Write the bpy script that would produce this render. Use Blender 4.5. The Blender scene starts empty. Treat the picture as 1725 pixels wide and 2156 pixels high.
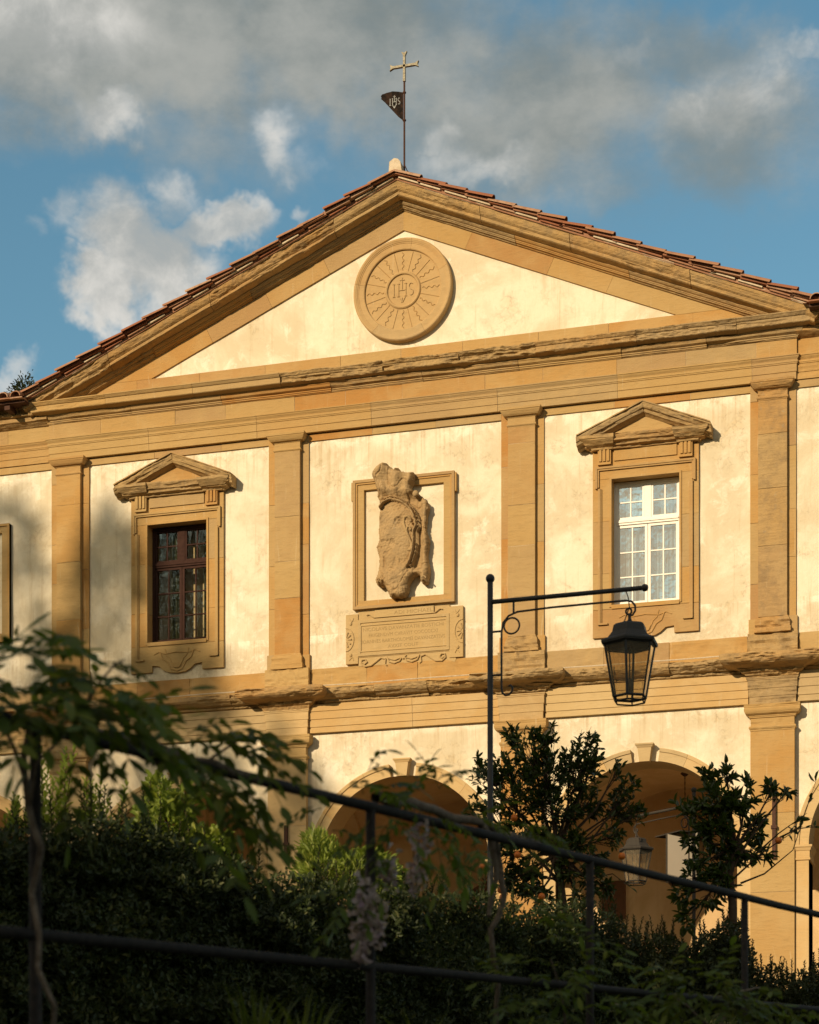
import bpy, bmesh, math, random
import numpy as np
from mathutils import Vector, Matrix, noise
R = math.radians
random.seed(7); rng = np.random.default_rng(11)
scene = bpy.context.scene
COL = scene.collection

# ------------------------------------------------------------------ camera
FPX, PSI, CX, CD, VH = 4301.6, 0.2911, 9.697, 32.04, 2481.8
sP, cP = math.sin(PSI), math.cos(PSI)
cam_d = bpy.data.cameras.new('camera'); cam = bpy.data.objects.new('camera', cam_d); COL.objects.link(cam)
cam.location = (CX, -CD, 0.0); cam.rotation_euler = (R(90), 0, PSI)
cam_d.sensor_fit = 'HORIZONTAL'; cam_d.sensor_width = 36.0; cam_d.lens = 36.0*FPX/1725.0
cam_d.shift_y = (VH-1078.0)/1725.0
cam_d.clip_start = 0.1; cam_d.clip_end = 3000
cam_d.dof.use_dof = True; cam_d.dof.focus_distance = 31.0; cam_d.dof.aperture_fstop = 6.3
scene.camera = cam

# ------------------------------------------------------------------ light
SUN_AZ = math.atan(0.40)            # to the left of the facade normal, behind the camera
TE = 0.368                          # rise of the sun per metre away from the facade
sun_dir = Vector((-0.40, -1.0, TE)).normalized()     # towards the sun
SUN_EL = math.asin(sun_dir.z)
sl = bpy.data.lights.new('sun', 'SUN'); sl.energy = 4.7; sl.angle = R(0.5); sl.color = (1.0, 0.79, 0.525)
so = bpy.data.objects.new('sun', sl); COL.objects.link(so)
so.rotation_euler = sun_dir.to_track_quat('Z', 'Y').to_euler(); so.location = (-30, -60, 40)

vs = scene.view_settings
vs.view_transform = 'Standard'; vs.look = 'None'; vs.exposure = 0.0; vs.gamma = 1.0; vs.use_curve_mapping = False

world = bpy.data.worlds.new("World"); scene.world = world; world.use_nodes = True
WT = world.node_tree; WT.nodes.clear()
class NB:
    """small node builder"""
    def __init__(s, t): s.t = t; s.n = t.nodes; s.l = t.links
    def new(s, ty, **k):
        n = s.n.new(ty)
        for a, b in k.items(): setattr(n, a, b)
        return n
    def inp(s, n, i, v):
        if v is None: return
        if isinstance(v, bpy.types.NodeSocket): s.l.new(v, n.inputs[i])
        else:
            if isinstance(v, (tuple, list)) and len(v) == 3 and n.inputs[i].type == 'RGBA': v = (*v, 1)
            n.inputs[i].default_value = v
    def math(s, op, a, b=None, c=None, clamp=False):
        n = s.new('ShaderNodeMath', operation=op, use_clamp=clamp)
        s.inp(n, 0, a); s.inp(n, 1, b); s.inp(n, 2, c); return n.outputs[0]
    def vec(s, op, a, b=None):
        n = s.new('ShaderNodeVectorMath', operation=op)
        s.inp(n, 0, a); s.inp(n, 1, b)
        return n.outputs[1] if op in ('LENGTH', 'DISTANCE', 'DOT_PRODUCT') else n.outputs[0]
    def mix(s, f, a, b, mode='MIX'):
        n = s.new('ShaderNodeMix', data_type='RGBA', blend_type=mode)
        s.inp(n, 0, f); s.inp(n, 6, a); s.inp(n, 7, b); return n.outputs[2]
    def noise(s, v, scale, det=5, rough=.55, dist=0.0, out=0):
        n = s.new('ShaderNodeTexNoise'); s.inp(n, 'Vector', v)
        n.inputs['Scale'].default_value = scale; n.inputs['Detail'].default_value = det
        n.inputs['Roughness'].default_value = rough; n.inputs['Distortion'].default_value = dist
        return n.outputs[out]
    def ramp(s, f, a, b, lo=0.0, hi=1.0):
        n = s.new('ShaderNodeMapRange', interpolation_type='SMOOTHSTEP')
        s.inp(n, 0, f); s.inp(n, 1, a); s.inp(n, 2, b); s.inp(n, 3, lo); s.inp(n, 4, hi); return n.outputs[0]
    def mapping(s, v, loc=(0,0,0), rot=(0,0,0), sc=(1,1,1), ty='POINT'):
        n = s.new('ShaderNodeMapping', vector_type=ty); s.inp(n, 0, v)
        n.inputs[1].default_value = loc; n.inputs[2].default_value = rot; n.inputs[3].default_value = sc
        return n.outputs[0]

w = NB(WT)
sky = w.new('ShaderNodeTexSky', sky_type='NISHITA'); sky.sun_disc = False
sky.sun_elevation = SUN_EL; sky.sun_rotation = math.atan2(sun_dir.x, sun_dir.y)
sky.altitude = 200; sky.air_density = 1.1; sky.dust_density = 0.6; sky.ozone_density = 1.6
gen = w.new('ShaderNodeTexCoord').outputs['Generated']
# rotate into (right, forward, up) of the facade view; still a full-sphere direction
loc = w.mapping(gen, rot=(0, 0, -PSI), ty='POINT')
wa = w.noise(loc, 9.0, 6, .6, out=1); wb = w.noise(loc, 38.0, 4, .6, out=1)
wa = w.vec('SUBTRACT', wa, (.5, .5, .5)); wb = w.vec('SUBTRACT', wb, (.5, .5, .5))
def vscale(v, k):
    n = w.new('ShaderNodeVectorMath', operation='SCALE'); w.inp(n, 0, v); n.inputs[3].default_value = k; return n.outputs[0]
warp = w.vec('ADD', loc, w.vec('ADD', vscale(wa, .070), vscale(wb, .028)))
def blob(u, v, ru, rv, soft=1.0, amp=1.0, rot=0.0):
    d = Vector(((u-862.5)/FPX, 1.0, (VH-v)/FPX)); n = d.length; d /= n
    q = w.vec('SUBTRACT', warp, tuple(d))
    q = w.mapping(q, rot=(0, R(rot), 0))
    q = w.mapping(q, sc=(FPX*n/ru, 1.5, FPX*n/rv))
    L = w.vec('LENGTH', q)
    return w.ramp(L, 1.0+soft*.5, max(.0, 1.0-soft), 0.0, amp)
def addn(lst):
    o = lst[0]
    for x in lst[1:]: o = w.math('MAXIMUM', o, x)
    return o
# grey sheet of cloud high up, then white cumulus puffs
grey = addn([blob(200, 20, 560, 270, .7, .95), blob(760, 60, 420, 210, .8, .92), blob(1120, 230, 430, 230, .8, .85),
             blob(1250, 400, 260, 110, .9, .62), blob(1420, 90, 400, 130, .9, .72), blob(1540, 270, 270, 200, .9, .85), blob(1400, 480, 380, 110, 1.0, .42), blob(1060, 400, 200, 80, 1, .55), blob(250, 330, 180, 60, 1, .45),
             blob(420, 300, 300, 110, 1, .45), blob(60, 210, 260, 90, .8, .55)])
white = addn([blob(330, 590, 190, 120, .6, .95, -20), blob(225, 655, 90, 75, .6, .95), blob(445, 510, 120, 60, .6, .85, 10), blob(350, 450, 70, 60, .8, .6),
              blob(240, 310, 100, 62, .8, .8, 25), blob(585, 305, 70, 74, .95, .66, 15), blob(660, 345, 60, 36, 1, .3), blob(150, 500, 48, 70, .9, .5, -30), blob(80, 540, 28, 30, 1, .3),
              blob(20, 790, 60, 42, .8, .45), blob(55, 345, 60, 40, 1, .25), blob(1010, 345, 150, 60, 1, .55), blob(940, 290, 60, 40, 1, .45), blob(1290, 110, 60, 40, 1, .6, 25), blob(1240, 165, 50, 36, 1, .5),
              blob(1560, 190, 190, 120, 1, .62, 25), blob(1690, 30, 70, 40, .9, .5), blob(620, 470, 40, 26, .8, .5), blob(120, 70, 260, 130, .9, .75), blob(650, 350, 60, 40, 1, .3), blob(1190, 438, 50, 25, 1, .22)])
fb = w.noise(w.mapping(loc, sc=(1, 1, 1.7)), 6.5, 8, .62)
fb2 = w.noise(w.mapping(loc, loc=(3, 1, 2), sc=(1, 1, 1.5)), 22, 6, .6)
# outside of the frame the same kind of broken cloud goes on
fwd = w.new('ShaderNodeSeparateXYZ'); w.inp(fwd, 0, loc)
away = w.ramp(w.vec('DISTANCE', loc, (0, .90, .43)), .40, .62)
outer = w.math('MULTIPLY', away, w.ramp(fb, .36, .56, 0, .92))
cg = w.ramp(w.math('ADD', grey, w.math('MULTIPLY', w.math('SUBTRACT', fb, .5), 1.3)), .08, .92, 0, .96)
fb3 = w.math('ADD', w.math('MULTIPLY', w.noise(w.mapping(loc, loc=(1, 7, 2), sc=(1, 1, 1.25)), 13, 6, .55, .2), .6), w.math('MULTIPLY', w.noise(w.mapping(loc, loc=(4, 7, 2), sc=(1, 1, 1.2)), 36, 9, .62, .3), .4))
cw = w.ramp(w.math('ADD', white, w.math('MULTIPLY', w.math('SUBTRACT', fb3, .5), w.math('MINIMUM', w.math('MULTIPLY', white, 4.0), 1.5))), .10, 1.0)
# sky colours are in sky-texture units; the background strength brings them down
skyc = w.mix(1.0, sky.outputs[0], (1.0, 1.36, 1.24), 'MULTIPLY')
greycol = w.mix(w.ramp(w.math('ADD', w.math('MULTIPLY', fb, .6), w.math('MULTIPLY', fb2, .4)), .38, .62), (2.35, 2.65, 2.55), (4.3, 4.35, 4.0))
whitecol = w.mix(w.ramp(fb3, .40, .60), (4.5, 4.6, 4.4), (7.6, 7.4, 6.9))
# warm tint added to unseen clouds towards the sun, warming the fill light
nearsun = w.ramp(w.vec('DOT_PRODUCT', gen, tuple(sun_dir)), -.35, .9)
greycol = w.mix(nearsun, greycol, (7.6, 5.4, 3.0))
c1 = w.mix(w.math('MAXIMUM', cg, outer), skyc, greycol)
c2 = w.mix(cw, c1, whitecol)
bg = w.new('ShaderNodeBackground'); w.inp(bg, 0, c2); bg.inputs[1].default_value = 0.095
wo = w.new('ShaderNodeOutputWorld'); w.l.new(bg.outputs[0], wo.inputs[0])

# ------------------------------------------------------------------ helpers
def cp(u, v, d):
    """a point of the place from its bearing and distance (survey of the photograph)"""
    r = (u-862.5)/FPX*d; z = (VH-v)/FPX*d
    return Vector((CX + r*cP - d*sP, -CD + r*sP + d*cP, z))
def cr(r, d, z): return Vector((CX + r*cP - d*sP, -CD + r*sP + d*cP, z))

def tag(o, label=None, cat=None, group=None, kind=None):
    if label: o['label'] = label
    if cat: o['category'] = cat
    if group: o['group'] = group
    if kind: o['kind'] = kind
    return o
def empty(name, loc=(0, 0, 0), rz=0, label=None, cat=None, group=None):
    o = bpy.data.objects.new(name, None); COL.objects.link(o); o.location = loc; o.rotation_euler = (0, 0, rz)
    o.empty_display_size = .1
    return tag(o, label, cat, group)
def place(name, me, parent=None, mat=None, M=None):
    if mat is not None and len(me.materials) == 0: me.materials.append(mat)
    o = bpy.data.objects.new(name, me); COL.objects.link(o)
    if parent is not None: o.parent = parent
    if M is not None: o.matrix_local = M
    return o
class MB:
    def __init__(s): s.v = []; s.f = []
    def add(s, vs, fs):
        b = len(s.v); s.v.extend([tuple(p) for p in vs]); s.f.extend([tuple(i+b for i in f) for f in fs]); return s
    def box(s, x0, x1, y0, y1, z0, z1):
        v = [(x, y, z) for x in (x0, x1) for y in (y0, y1) for z in (z0, z1)]
        return s.add(v, [(0,1,3,2), (4,6,7,5), (0,4,5,1), (2,3,7,6), (0,2,6,4), (1,5,7,3)])
    def poly(s, pts, y0, y1):
        """outline in (x,z), counter-clockwise seen from the front, extruded in y"""
        n = len(pts)
        v = [(x, y0, z) for x, z in pts] + [(x, y1, z) for x, z in pts]
        return s.add(v, [tuple(range(n)), tuple(range(2*n-1, n-1, -1))] + [(i, i+n, (i+1) % n + n, (i+1) % n) for i in range(n)])
    def tube(s, pts, r, n=8, caps=True):
        pts = [Vector(p) for p in pts]
        rr = r if isinstance(r, (list, tuple)) else [r]*len(pts)
        base = len(s.v); up = Vector((0, 0, 1)); prev = None
        for i, p in enumerate(pts):
            t = (pts[min(i+1, len(pts)-1)] - pts[max(i-1, 0)])
            if t.length < 1e-9: t = Vector((0, 0, 1))
            t.normalize()
            if prev is None:
                a = t.cross(up)
                if a.length < .1: a = t.cross(Vector((1, 0, 0)))
            else: a = prev - t*prev.dot(t)
            if a.length < 1e-6: a = t.orthogonal()
            a.normalize(); b = t.cross(a); prev = a
            for k in range(n):
                an = 2*math.pi*k/n; s.v.append(tuple(p + (a*math.cos(an) + b*math.sin(an))*rr[i]))
        for i in range(len(pts)-1):
            for k in range(n):
                q = base+i*n; k2 = (k+1) % n
                s.f.append((q+k, q+k2, q+n+k2, q+n+k))
        if caps:
            s.f.append(tuple(base+k for k in range(n-1, -1, -1))); s.f.append(tuple(base+(len(pts)-1)*n+k for k in range(n)))
        return s
    def lathe(s, prof, n=24, c=(0, 0, 0), axis='z', close=False):
        base = len(s.v)
        for r, h in prof:
            for k in range(n):
                a = 2*math.pi*k/n
                if axis == 'z': s.v.append((c[0]+r*math.cos(a), c[1]+r*math.sin(a), c[2]+h))
                else: s.v.append((c[0]+r*math.cos(a), c[1]-h, c[2]+r*math.sin(a)))
        for i in range(len(prof)-1):
            for k in range(n):
                k2 = (k+1) % n; s.f.append((base+i*n+k, base+i*n+k2, base+(i+1)*n+k2, base+(i+1)*n+k))
        return s
    def ball(s, c, r, n=12, sz=1.0):
        m = n//2
        return s.lathe([(max(1e-4, r*math.sin(math.pi*i/m)), -r*sz*math.cos(math.pi*i/m)) for i in range(m+1)], n, c)
    def mesh(s, name, smooth=False, fix=True):
        me = bpy.data.meshes.new(name); me.from_pydata(s.v, [], s.f); me.update()
        if fix:
            bm = bmesh.new(); bm.from_mesh(me); bmesh.ops.recalc_face_normals(bm, faces=bm.faces); bm.to_mesh(me); bm.free()
        if smooth: me.polygons.foreach_set('use_smooth', [True]*len(me.polygons))
        return me
    def build(s, name, mat, parent=None, smooth=False, fix=True):
        return place(name, s.mesh(name, smooth, fix), parent, mat)

def nz(x, y, z): return noise.noise(Vector((x, y, z)))

# ------------------------------------------------------------------ materials
def new_mat(name):
    m = bpy.data.materials.new(name); m.use_nodes = True; t = m.node_tree
    b = NB(t); p = t.nodes['Principled BSDF']; return m, b, p
def stone_mat(name, cols, bump=.35, dark=0.0, rough=.9):
    m, b, p = new_mat(name)
    g = b.new('ShaderNodeNewGeometry').outputs['Position']
    rnd = b.new('ShaderNodeObjectInfo').outputs['Random']
    n1 = b.noise(g, 1.3, 5, .6, .6); n2 = b.noise(b.mapping(g, sc=(1, 1, 5)), 6, 7, .65); n3 = b.noise(g, 60, 4, .7)
    c = b.mix(b.ramp(rnd, .15, .85), cols[0], cols[1])
    rnd2 = b.math('FRACT', b.math('MULTIPLY', rnd, 7.31))
    c = b.mix(b.ramp(rnd2, .50, .95, 0, .85), c, cols[2])
    rnd3 = b.math('FRACT', b.math('MULTIPLY', rnd, 13.7)); c = b.mix(b.ramp(rnd3, .55, 1.0, 0, .65), c, (.33, .25, .145))
    c = b.mix(b.ramp(n1, .38, .68, 0, .55), c, cols[3])
    c = b.mix(b.ramp(n2, .48, .75, 0, .42), c, tuple(x*.66 for x in cols[0]))
    c = b.mix(b.ramp(n3, .3, .7, 0, .16), c, tuple(x*1.25 for x in cols[1]))
    # pale mineral streaks running down
    st = b.noise(b.mapping(g, sc=(9, 9, .7)), 1.4, 5, .6, .8)
    c = b.mix(b.ramp(st, .62, .76, 0, .40), c, (.60, .50, .33))
    if dark:
        dk = b.noise(g, 5, 6, .7)
        c = b.mix(b.ramp(dk, .42, .68, 0, dark), c, (.20, .145, .085))
        n9 = b.noise(b.mapping(g, loc=(5, 3, 1)), 9, 6, .7)
        c = b.mix(b.ramp(n9, .60, .72, 0, dark*.7), c, (.33, .30, .23))
    b.inp(p, 'Base Color', c); p.inputs['Roughness'].default_value = rough; p.inputs['Specular IOR Level'].default_value = .15
    h = b.math('ADD', b.math('MULTIPLY', n2, .8), b.math('MULTIPLY', n3, .25))
    bp = b.new('ShaderNodeBump'); bp.inputs['Strength'].default_value = bump; bp.inputs['Distance'].default_value = .03
    b.inp(bp, 'Height', h); b.inp(p, 'Normal', bp.outputs[0])
    return m
SC = [(.42, .285, .12), (.43, .25, .085), (.39, .185, .05), (.46, .325, .15)]
M_stone = stone_mat('dressed_sandstone', SC, .42)
M_rough = stone_mat('weathered_sandstone', [(.39, .265, .12), (.41, .265, .11), (.41, .235, .085), (.43, .305, .15)], .7, .5)
M_pale = stone_mat('pale_arch_stone', [(.52, .38, .19), (.53, .36, .165), (.50, .32, .13), (.56, .43, .24)], .15)
M_carve = stone_mat('carved_grey_sandstone', [(.39, .27, .13), (.40, .275, .13), (.41, .26, .115), (.44, .32, .17)], .7, .45)
M_disc = stone_mat('tablet_sandstone', [(.46, .315, .15), (.47, .30, .13), (.45, .275, .11), (.48, .34, .165)], .25, .12)
def plaster_mat(name, base, pale, ochre, amt=1.0, bumpd=.02):
    m, b, p = new_mat(name)
    g = b.new('ShaderNodeNewGeometry').outputs['Position']
    n1 = b.noise(g, .9, 6, .62, .5); n2 = b.noise(b.mapping(g, loc=(4, 0, 9)), 3.2, 8, .7, .4); n3 = b.noise(g, 24, 6, .75); n4 = b.noise(g, 110, 3, .7)
    c = b.mix(b.ramp(n1, .40, .62, 0, 1), tuple(q*.90 for q in base), tuple(a*.45+q*.55 for a, q in zip(base, pale)))
    n7 = b.noise(b.mapping(g, loc=(7, 4, 1)), 2.1, 7, .66, .7); c = b.mix(b.ramp(n7, .48, .70, 0, .5*amt), c, tuple(q*.84 for q in base))
    msk = b.ramp(b.noise(b.mapping(g, loc=(2, 9, 5)), .55, 3, .5), .44, .60, .12, 1.0)
    c = b.mix(b.math('MULTIPLY', b.ramp(n2, .50, .66, 0, .8*amt), msk), c, pale)
    n5 = b.noise(b.mapping(g, loc=(8, 2, 3)), 1.7, 7, .68, .6)
    c = b.mix(b.math('MULTIPLY', b.ramp(n5, .52, .78, 0, .55*amt), b.math('SUBTRACT', 1.15, msk, clamp=True)), c, ochre)
    # run-off under the ledges: pale lime bloom right below, thin brown streaks further down, grime at the foot
    zz = b.new('ShaderNodeSeparateXYZ'); b.inp(zz, 0, g); z_ = zz.outputs[2]
    rs_ = b.noise(b.mapping(g, sc=(13, 13, .45)), 1.3, 6, .6, .25)
    for z0, ln in ((12.27, .85), (7.42, .6), (9.0, .45)):
        near = b.math('MULTIPLY', b.ramp(z_, z0-ln, z0), b.math('LESS_THAN', z_, z0+.02))
        c = b.mix(b.math('MULTIPLY', near, b.ramp(rs_, .48, .66, 0, .55*amt)), c, (.50, .36, .20))
        tight = b.math('MULTIPLY', b.ramp(z_, z0-ln*.35, z0-.03), b.math('LESS_THAN', z_, z0+.02))
        c = b.mix(b.math('MULTIPLY', tight, b.ramp(n2, .42, .60, 0, .8*amt)), c, tuple(min(.9, q*1.04) for q in pale))
    foot = b.math('MULTIPLY', b.ramp(z_, 8.95, 8.46), b.math('GREATER_THAN', z_, 8.3))
    c = b.mix(b.math('MULTIPLY', foot, b.ramp(n3, .40, .66, 0, .55*amt)), c, (.50, .39, .25))
    c = b.mix(b.ramp(n3, .50, .78, 0, .30), c, tuple(x*.78 for x in base))
    st = b.noise(b.mapping(g, sc=(9, 9, .5)), 1.5, 7, .65, .3)
    c = b.mix(b.ramp(st, .54, .74, 0, .40*amt), c, tuple(x*.80 for x in ochre))
    n6 = b.noise(b.mapping(g, loc=(1, 1, 7)), 52, 5, .8)
    c = b.mix(b.ramp(n6, .56, .80, 0, .35), c, tuple(x*.7 for x in base))
    # fine craquelure
    vo = b.new('ShaderNodeTexVoronoi', feature='DISTANCE_TO_EDGE'); vo.inputs['Scale'].default_value = 7.5
    nw = b.new('ShaderNodeVectorMath', operation='MULTIPLY_ADD'); b.inp(nw, 0, b.noise(g, 5, 5, .7, out=1)); nw.inputs[1].default_value = (.35, .35, .35); b.inp(nw, 2, g)
    b.inp(vo, 'Vector', nw.outputs[0])
    crack = b.ramp(vo.outputs['Distance'], .0, .028, 1, 0)
    cm = b.math('MULTIPLY', crack, b.ramp(n5, .50, .66, 0, 1))
    c = b.mix(b.math('MULTIPLY', cm, .22), c, tuple(x*.5 for x in ochre))
    b.inp(p, 'Base Color', c); p.inputs['Roughness'].default_value = .92; p.inputs['Specular IOR Level'].default_value = .1
    h = b.math('ADD', b.math('MULTIPLY', n3, .6), b.math('MULTIPLY', n4, .3)); h = b.math('ADD', h, b.math('MULTIPLY', n2, 1.2))
    h = b.math('SUBTRACT', h, b.math('MULTIPLY', cm, .5))
    bp = b.new('ShaderNodeBump'); bp.inputs['Strength'].default_value = .55; bp.inputs['Distance'].default_value = bumpd
    b.inp(bp, 'Height', h); b.inp(p, 'Normal', bp.outputs[0]); return m
M_plaster = plaster_mat('lime_plaster', (.72, .625, .445), (.86, .80, .66), (.62, .465, .255))
M_inner = plaster_mat('portico_plaster', (.66, .46, .24), (.74, .56, .34), (.58, .37, .17), .5, .01)
def simple(name, col, rough=.6, metal=0.0, spec=.5, var=.25, sc=20, bump=.15, bd=.004, col2=None):
    m, b, p = new_mat(name)
    g = b.new('ShaderNodeNewGeometry').outputs['Position']; n = b.noise(g, sc, 5, .65)
    rnd = b.new('ShaderNodeObjectInfo').outputs['Random']
    c2 = col2 or tuple(x*(1-var) for x in col)
    c = b.mix(b.ramp(n, .35, .68), col, c2)
    c = b.mix(b.math('MULTIPLY', rnd, var), c, tuple(x*.6 for x in col))
    b.inp(p, 'Base Color', c); p.inputs['Roughness'].default_value = rough; p.inputs['Metallic'].default_value = metal; p.inputs['Specular IOR Level'].default_value = spec
    bp = b.new('ShaderNodeBump'); bp.inputs['Strength'].default_value = bump; bp.inputs['Distance'].default_value = bd
    b.inp(bp, 'Height', n); b.inp(p, 'Normal', bp.outputs[0]); return m
M_iron = simple('black_wrought_iron', (.028, .03, .032), .55, .0, .4, .3, 60, .3, .002, (.05, .045, .04))
M_rail = simple('dark_iron_rail', (.020, .019, .019), .75, .0, .15, .3, 40, .4, .002, (.04, .034, .03))
M_lampgrey = simple('grey_painted_iron', (.055, .048, .04), .8, .0, .12, .2, 40)
M_rust = simple('rusty_iron', (.10, .045, .028), .8, .2, .3, .3, 50, .4, .002, (.055, .03, .022))
M_cross = simple('verdigris_bronze', (.32, .29, .21), .6, .3, .4, .4, 35, .5, .004, (.14, .12, .08))
M_flag = simple('dark_sheet_iron', (.014, .012, .011), .9, .0, .05, .3, 12, .3, .003, (.05, .03, .022))
M_letter = simple('sky_toned_letters', (.34, .36, .36), .6, .2, .4, .1)  # solid pale bars, coloured like sky showing through cut-out letters
M_mortar = simple('pale_mortar', (.66, .56, .42), .95, 0, .1, .25, 14, .6, .02, (.5, .40, .27))
M_wood = simple('brown_window_wood', (.060, .032, .025), .85, 0, .05, .25, 18, .2, .002, (.042, .022, .018))
M_white = simple('white_window_paint', (.80, .77, .70), .45, 0, .5, .06, 14)
M_wcurt = simple('sky_tinted_net_curtain', (.50, .58, .62), .9, 0, .1, .1, 9)  # cool tint stands in for blue sky reflected in the right window
M_curt = simple('olive_curtain', (.17, .165, .095), .9, 0, .1, .15, 9)
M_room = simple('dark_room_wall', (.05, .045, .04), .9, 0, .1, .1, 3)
M_bark = simple('orange_tree_bark', (.085, .06, .04), .9, 0, .1, .3, 25, .8, .01, (.05, .035, .025))
M_vine = simple('wisteria_bark', (.20, .165, .13), .9, 0, .1, .3, 40, .8, .008, (.10, .08, .06))
M_orange = simple('orange_peel', (.75, .19, .015), .45, 0, .5, .1, 120, .2, .001)
M_soil = simple('dark_garden_soil', (.04, .032, .02), .95, 0, .1, .3, 3, .6, .05, (.05, .05, .025))
M_grav = simple('terrace_gravel', (.50, .40, .27), .95, 0, .1, .2, 12, .6, .02)
M_door = simple('dark_red_painted_wood', (.15, .07, .032), .7, 0, .3, .2, 8)
M_hill = simple('hillside_grass', (.06, .075, .025), .95, 0, .1, .3, 1, .6, .1, (.09, .08, .04))
def tile_mat():
    m, b, p = new_mat('terracotta_tile')
    g = b.new('ShaderNodeNewGeometry').outputs['Position']; rnd = b.new('ShaderNodeObjectInfo').outputs['Random']
    n = b.noise(g, 9, 6, .7); n2 = b.noise(g, 34, 5, .75); rnd2 = b.math('FRACT', b.math('MULTIPLY', rnd, 5.7))
    c = b.mix(b.ramp(rnd, .2, .8), (.29, .115, .06), (.34, .18, .105))
    c = b.mix(b.ramp(rnd2, .7, 1, 0, .8), c, (.45, .30, .20))
    c = b.mix(b.ramp(n, .45, .7, 0, .6), c, (.20, .085, .05))
    c = b.mix(b.ramp(n2, .60, .72, 0, .75), c, (.36, .34, .27))
    b.inp(p, 'Base Color', c); p.inputs['Roughness'].default_value = .85; p.inputs['Specular IOR Level'].default_value = .2
    bp = b.new('ShaderNodeBump'); bp.inputs['Strength'].default_value = .6; bp.inputs['Distance'].default_value = .01
    b.inp(bp, 'Height', n2); b.inp(p, 'Normal', bp.outputs[0]); return m
M_tile = tile_mat()
def glass_mat(name, tint, refl, rough=0.0, streak=0.0, ior=1.5):
    m, b, p = new_mat(name); m.node_tree.nodes.remove(p)
    out = m.node_tree.nodes['Material Output']
    g = b.new('ShaderNodeNewGeometry').outputs['Position']
    tr = b.new('ShaderNodeBsdfTransparent'); tr.inputs[0].default_value = (*tint, 1)
    gl = b.new('ShaderNodeBsdfGlossy'); gl.inputs['Roughness'].default_value = rough; gl.inputs[0].default_value = (1, 1, 1, 1)
    bp = b.new('ShaderNodeBump'); bp.inputs['Strength'].default_value = .12; bp.inputs['Distance'].default_value = .02
    b.inp(bp, 'Height', b.noise(g, 5, 2, .5)); b.inp(gl, 'Normal', bp.outputs[0])
    fr = b.new('ShaderNodeFresnel'); fr.inputs[0].default_value = ior
    f = b.math('ADD', b.math('MULTIPLY', fr.outputs[0], 1.0), refl, clamp=True)
    mx = b.new('ShaderNodeMixShader'); b.inp(mx, 0, f); b.l.new(tr.outputs[0], mx.inputs[1]); b.l.new(gl.outputs[0], mx.inputs[2])
    last = mx.outputs[0]
    if streak:
        di = b.new('ShaderNodeBsdfDiffuse'); di.inputs[0].default_value = (.46, .38, .26, 1)
        mx2 = b.new('ShaderNodeMixShader'); n = b.noise(b.mapping(g, sc=(3, 3, 1)), 22, 5, .7)
        b.inp(mx2, 0, b.ramp(n, .35, .8, streak*.45, streak)); b.l.new(last, mx2.inputs[1]); b.l.new(di.outputs[0], mx2.inputs[2]); last = mx2.outputs[0]
    b.l.new(last, out.inputs[0]); return m
M_glass = glass_mat('window_glass', (.75, .80, .78), .01)
M_glass_w = glass_mat('bright_window_glass', (.80, .84, .84), .46)
M_lglass = glass_mat('dusty_lantern_glass', (.84, .77, .62), .0, .05, .36, 1.25)
def leaf_mat(name, c0, c1, c2, trans=.35, island=True, rough=.45, spec=.4):
    m, b, p = new_mat(name)
    out = m.node_tree.nodes['Material Output']
    r = b.new('ShaderNodeNewGeometry').outputs['Random Per Island'] if island else b.new('ShaderNodeObjectInfo').outputs['Random']
    g = b.new('ShaderNodeNewGeometry').outputs['Position']
    c = b.mix(b.ramp(r, 0, .7), c0, c1); c = b.mix(b.ramp(r, .78, 1.0, 0, .9), c, c2)
    c = b.mix(b.ramp(b.noise(g, 2.2, 3, .6), .35, .65, 0, .5), c, tuple(x*.6 for x in c0))
    b.inp(p, 'Base Color', c); p.inputs['Roughness'].default_value = rough; p.inputs['Specular IOR Level'].default_value = spec
    tl = b.new('ShaderNodeBsdfTranslucent'); b.inp(tl, 0, b.mix(1, c, (1.35, 1.3, .7), 'MULTIPLY'))
    mx = b.new('ShaderNodeMixShader'); mx.inputs[0].default_value = trans
    b.l.new(p.outputs[0], mx.inputs[1]); b.l.new(tl.outputs[0], mx.inputs[2]); b.l.new(mx.outputs[0], out.inputs[0]); return m
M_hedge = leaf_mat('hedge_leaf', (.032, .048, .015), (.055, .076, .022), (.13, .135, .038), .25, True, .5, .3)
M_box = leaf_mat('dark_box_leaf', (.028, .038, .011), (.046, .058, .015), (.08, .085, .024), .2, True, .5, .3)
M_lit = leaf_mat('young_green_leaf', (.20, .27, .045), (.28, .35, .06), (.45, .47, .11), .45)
M_orl = leaf_mat('orange_tree_leaf', (.036, .062, .010), (.058, .092, .014), (.11, .145, .024), .3, True, .32, .5)
M_wis = leaf_mat('wisteria_leaf', (.075, .125, .020), (.11, .165, .026), (.20, .24, .04), .5, False, .5, .3)
M_wis2 = leaf_mat('wisteria_small_leaf', (.070, .10, .014), (.10, .135, .018), (.16, .18, .03), .5, True, .5, .3)
M_pine = leaf_mat('conifer_leaf', (.035, .050, .022), (.050, .066, .028), (.08, .085, .04), .15)
M_petal = leaf_mat('lilac_petal', (.42, .34, .42), (.52, .44, .48), (.30, .21, .33), .35)
M_core = simple('shaded_twigs', (.018, .020, .010), .95, 0, .05, .3, 10)

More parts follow.
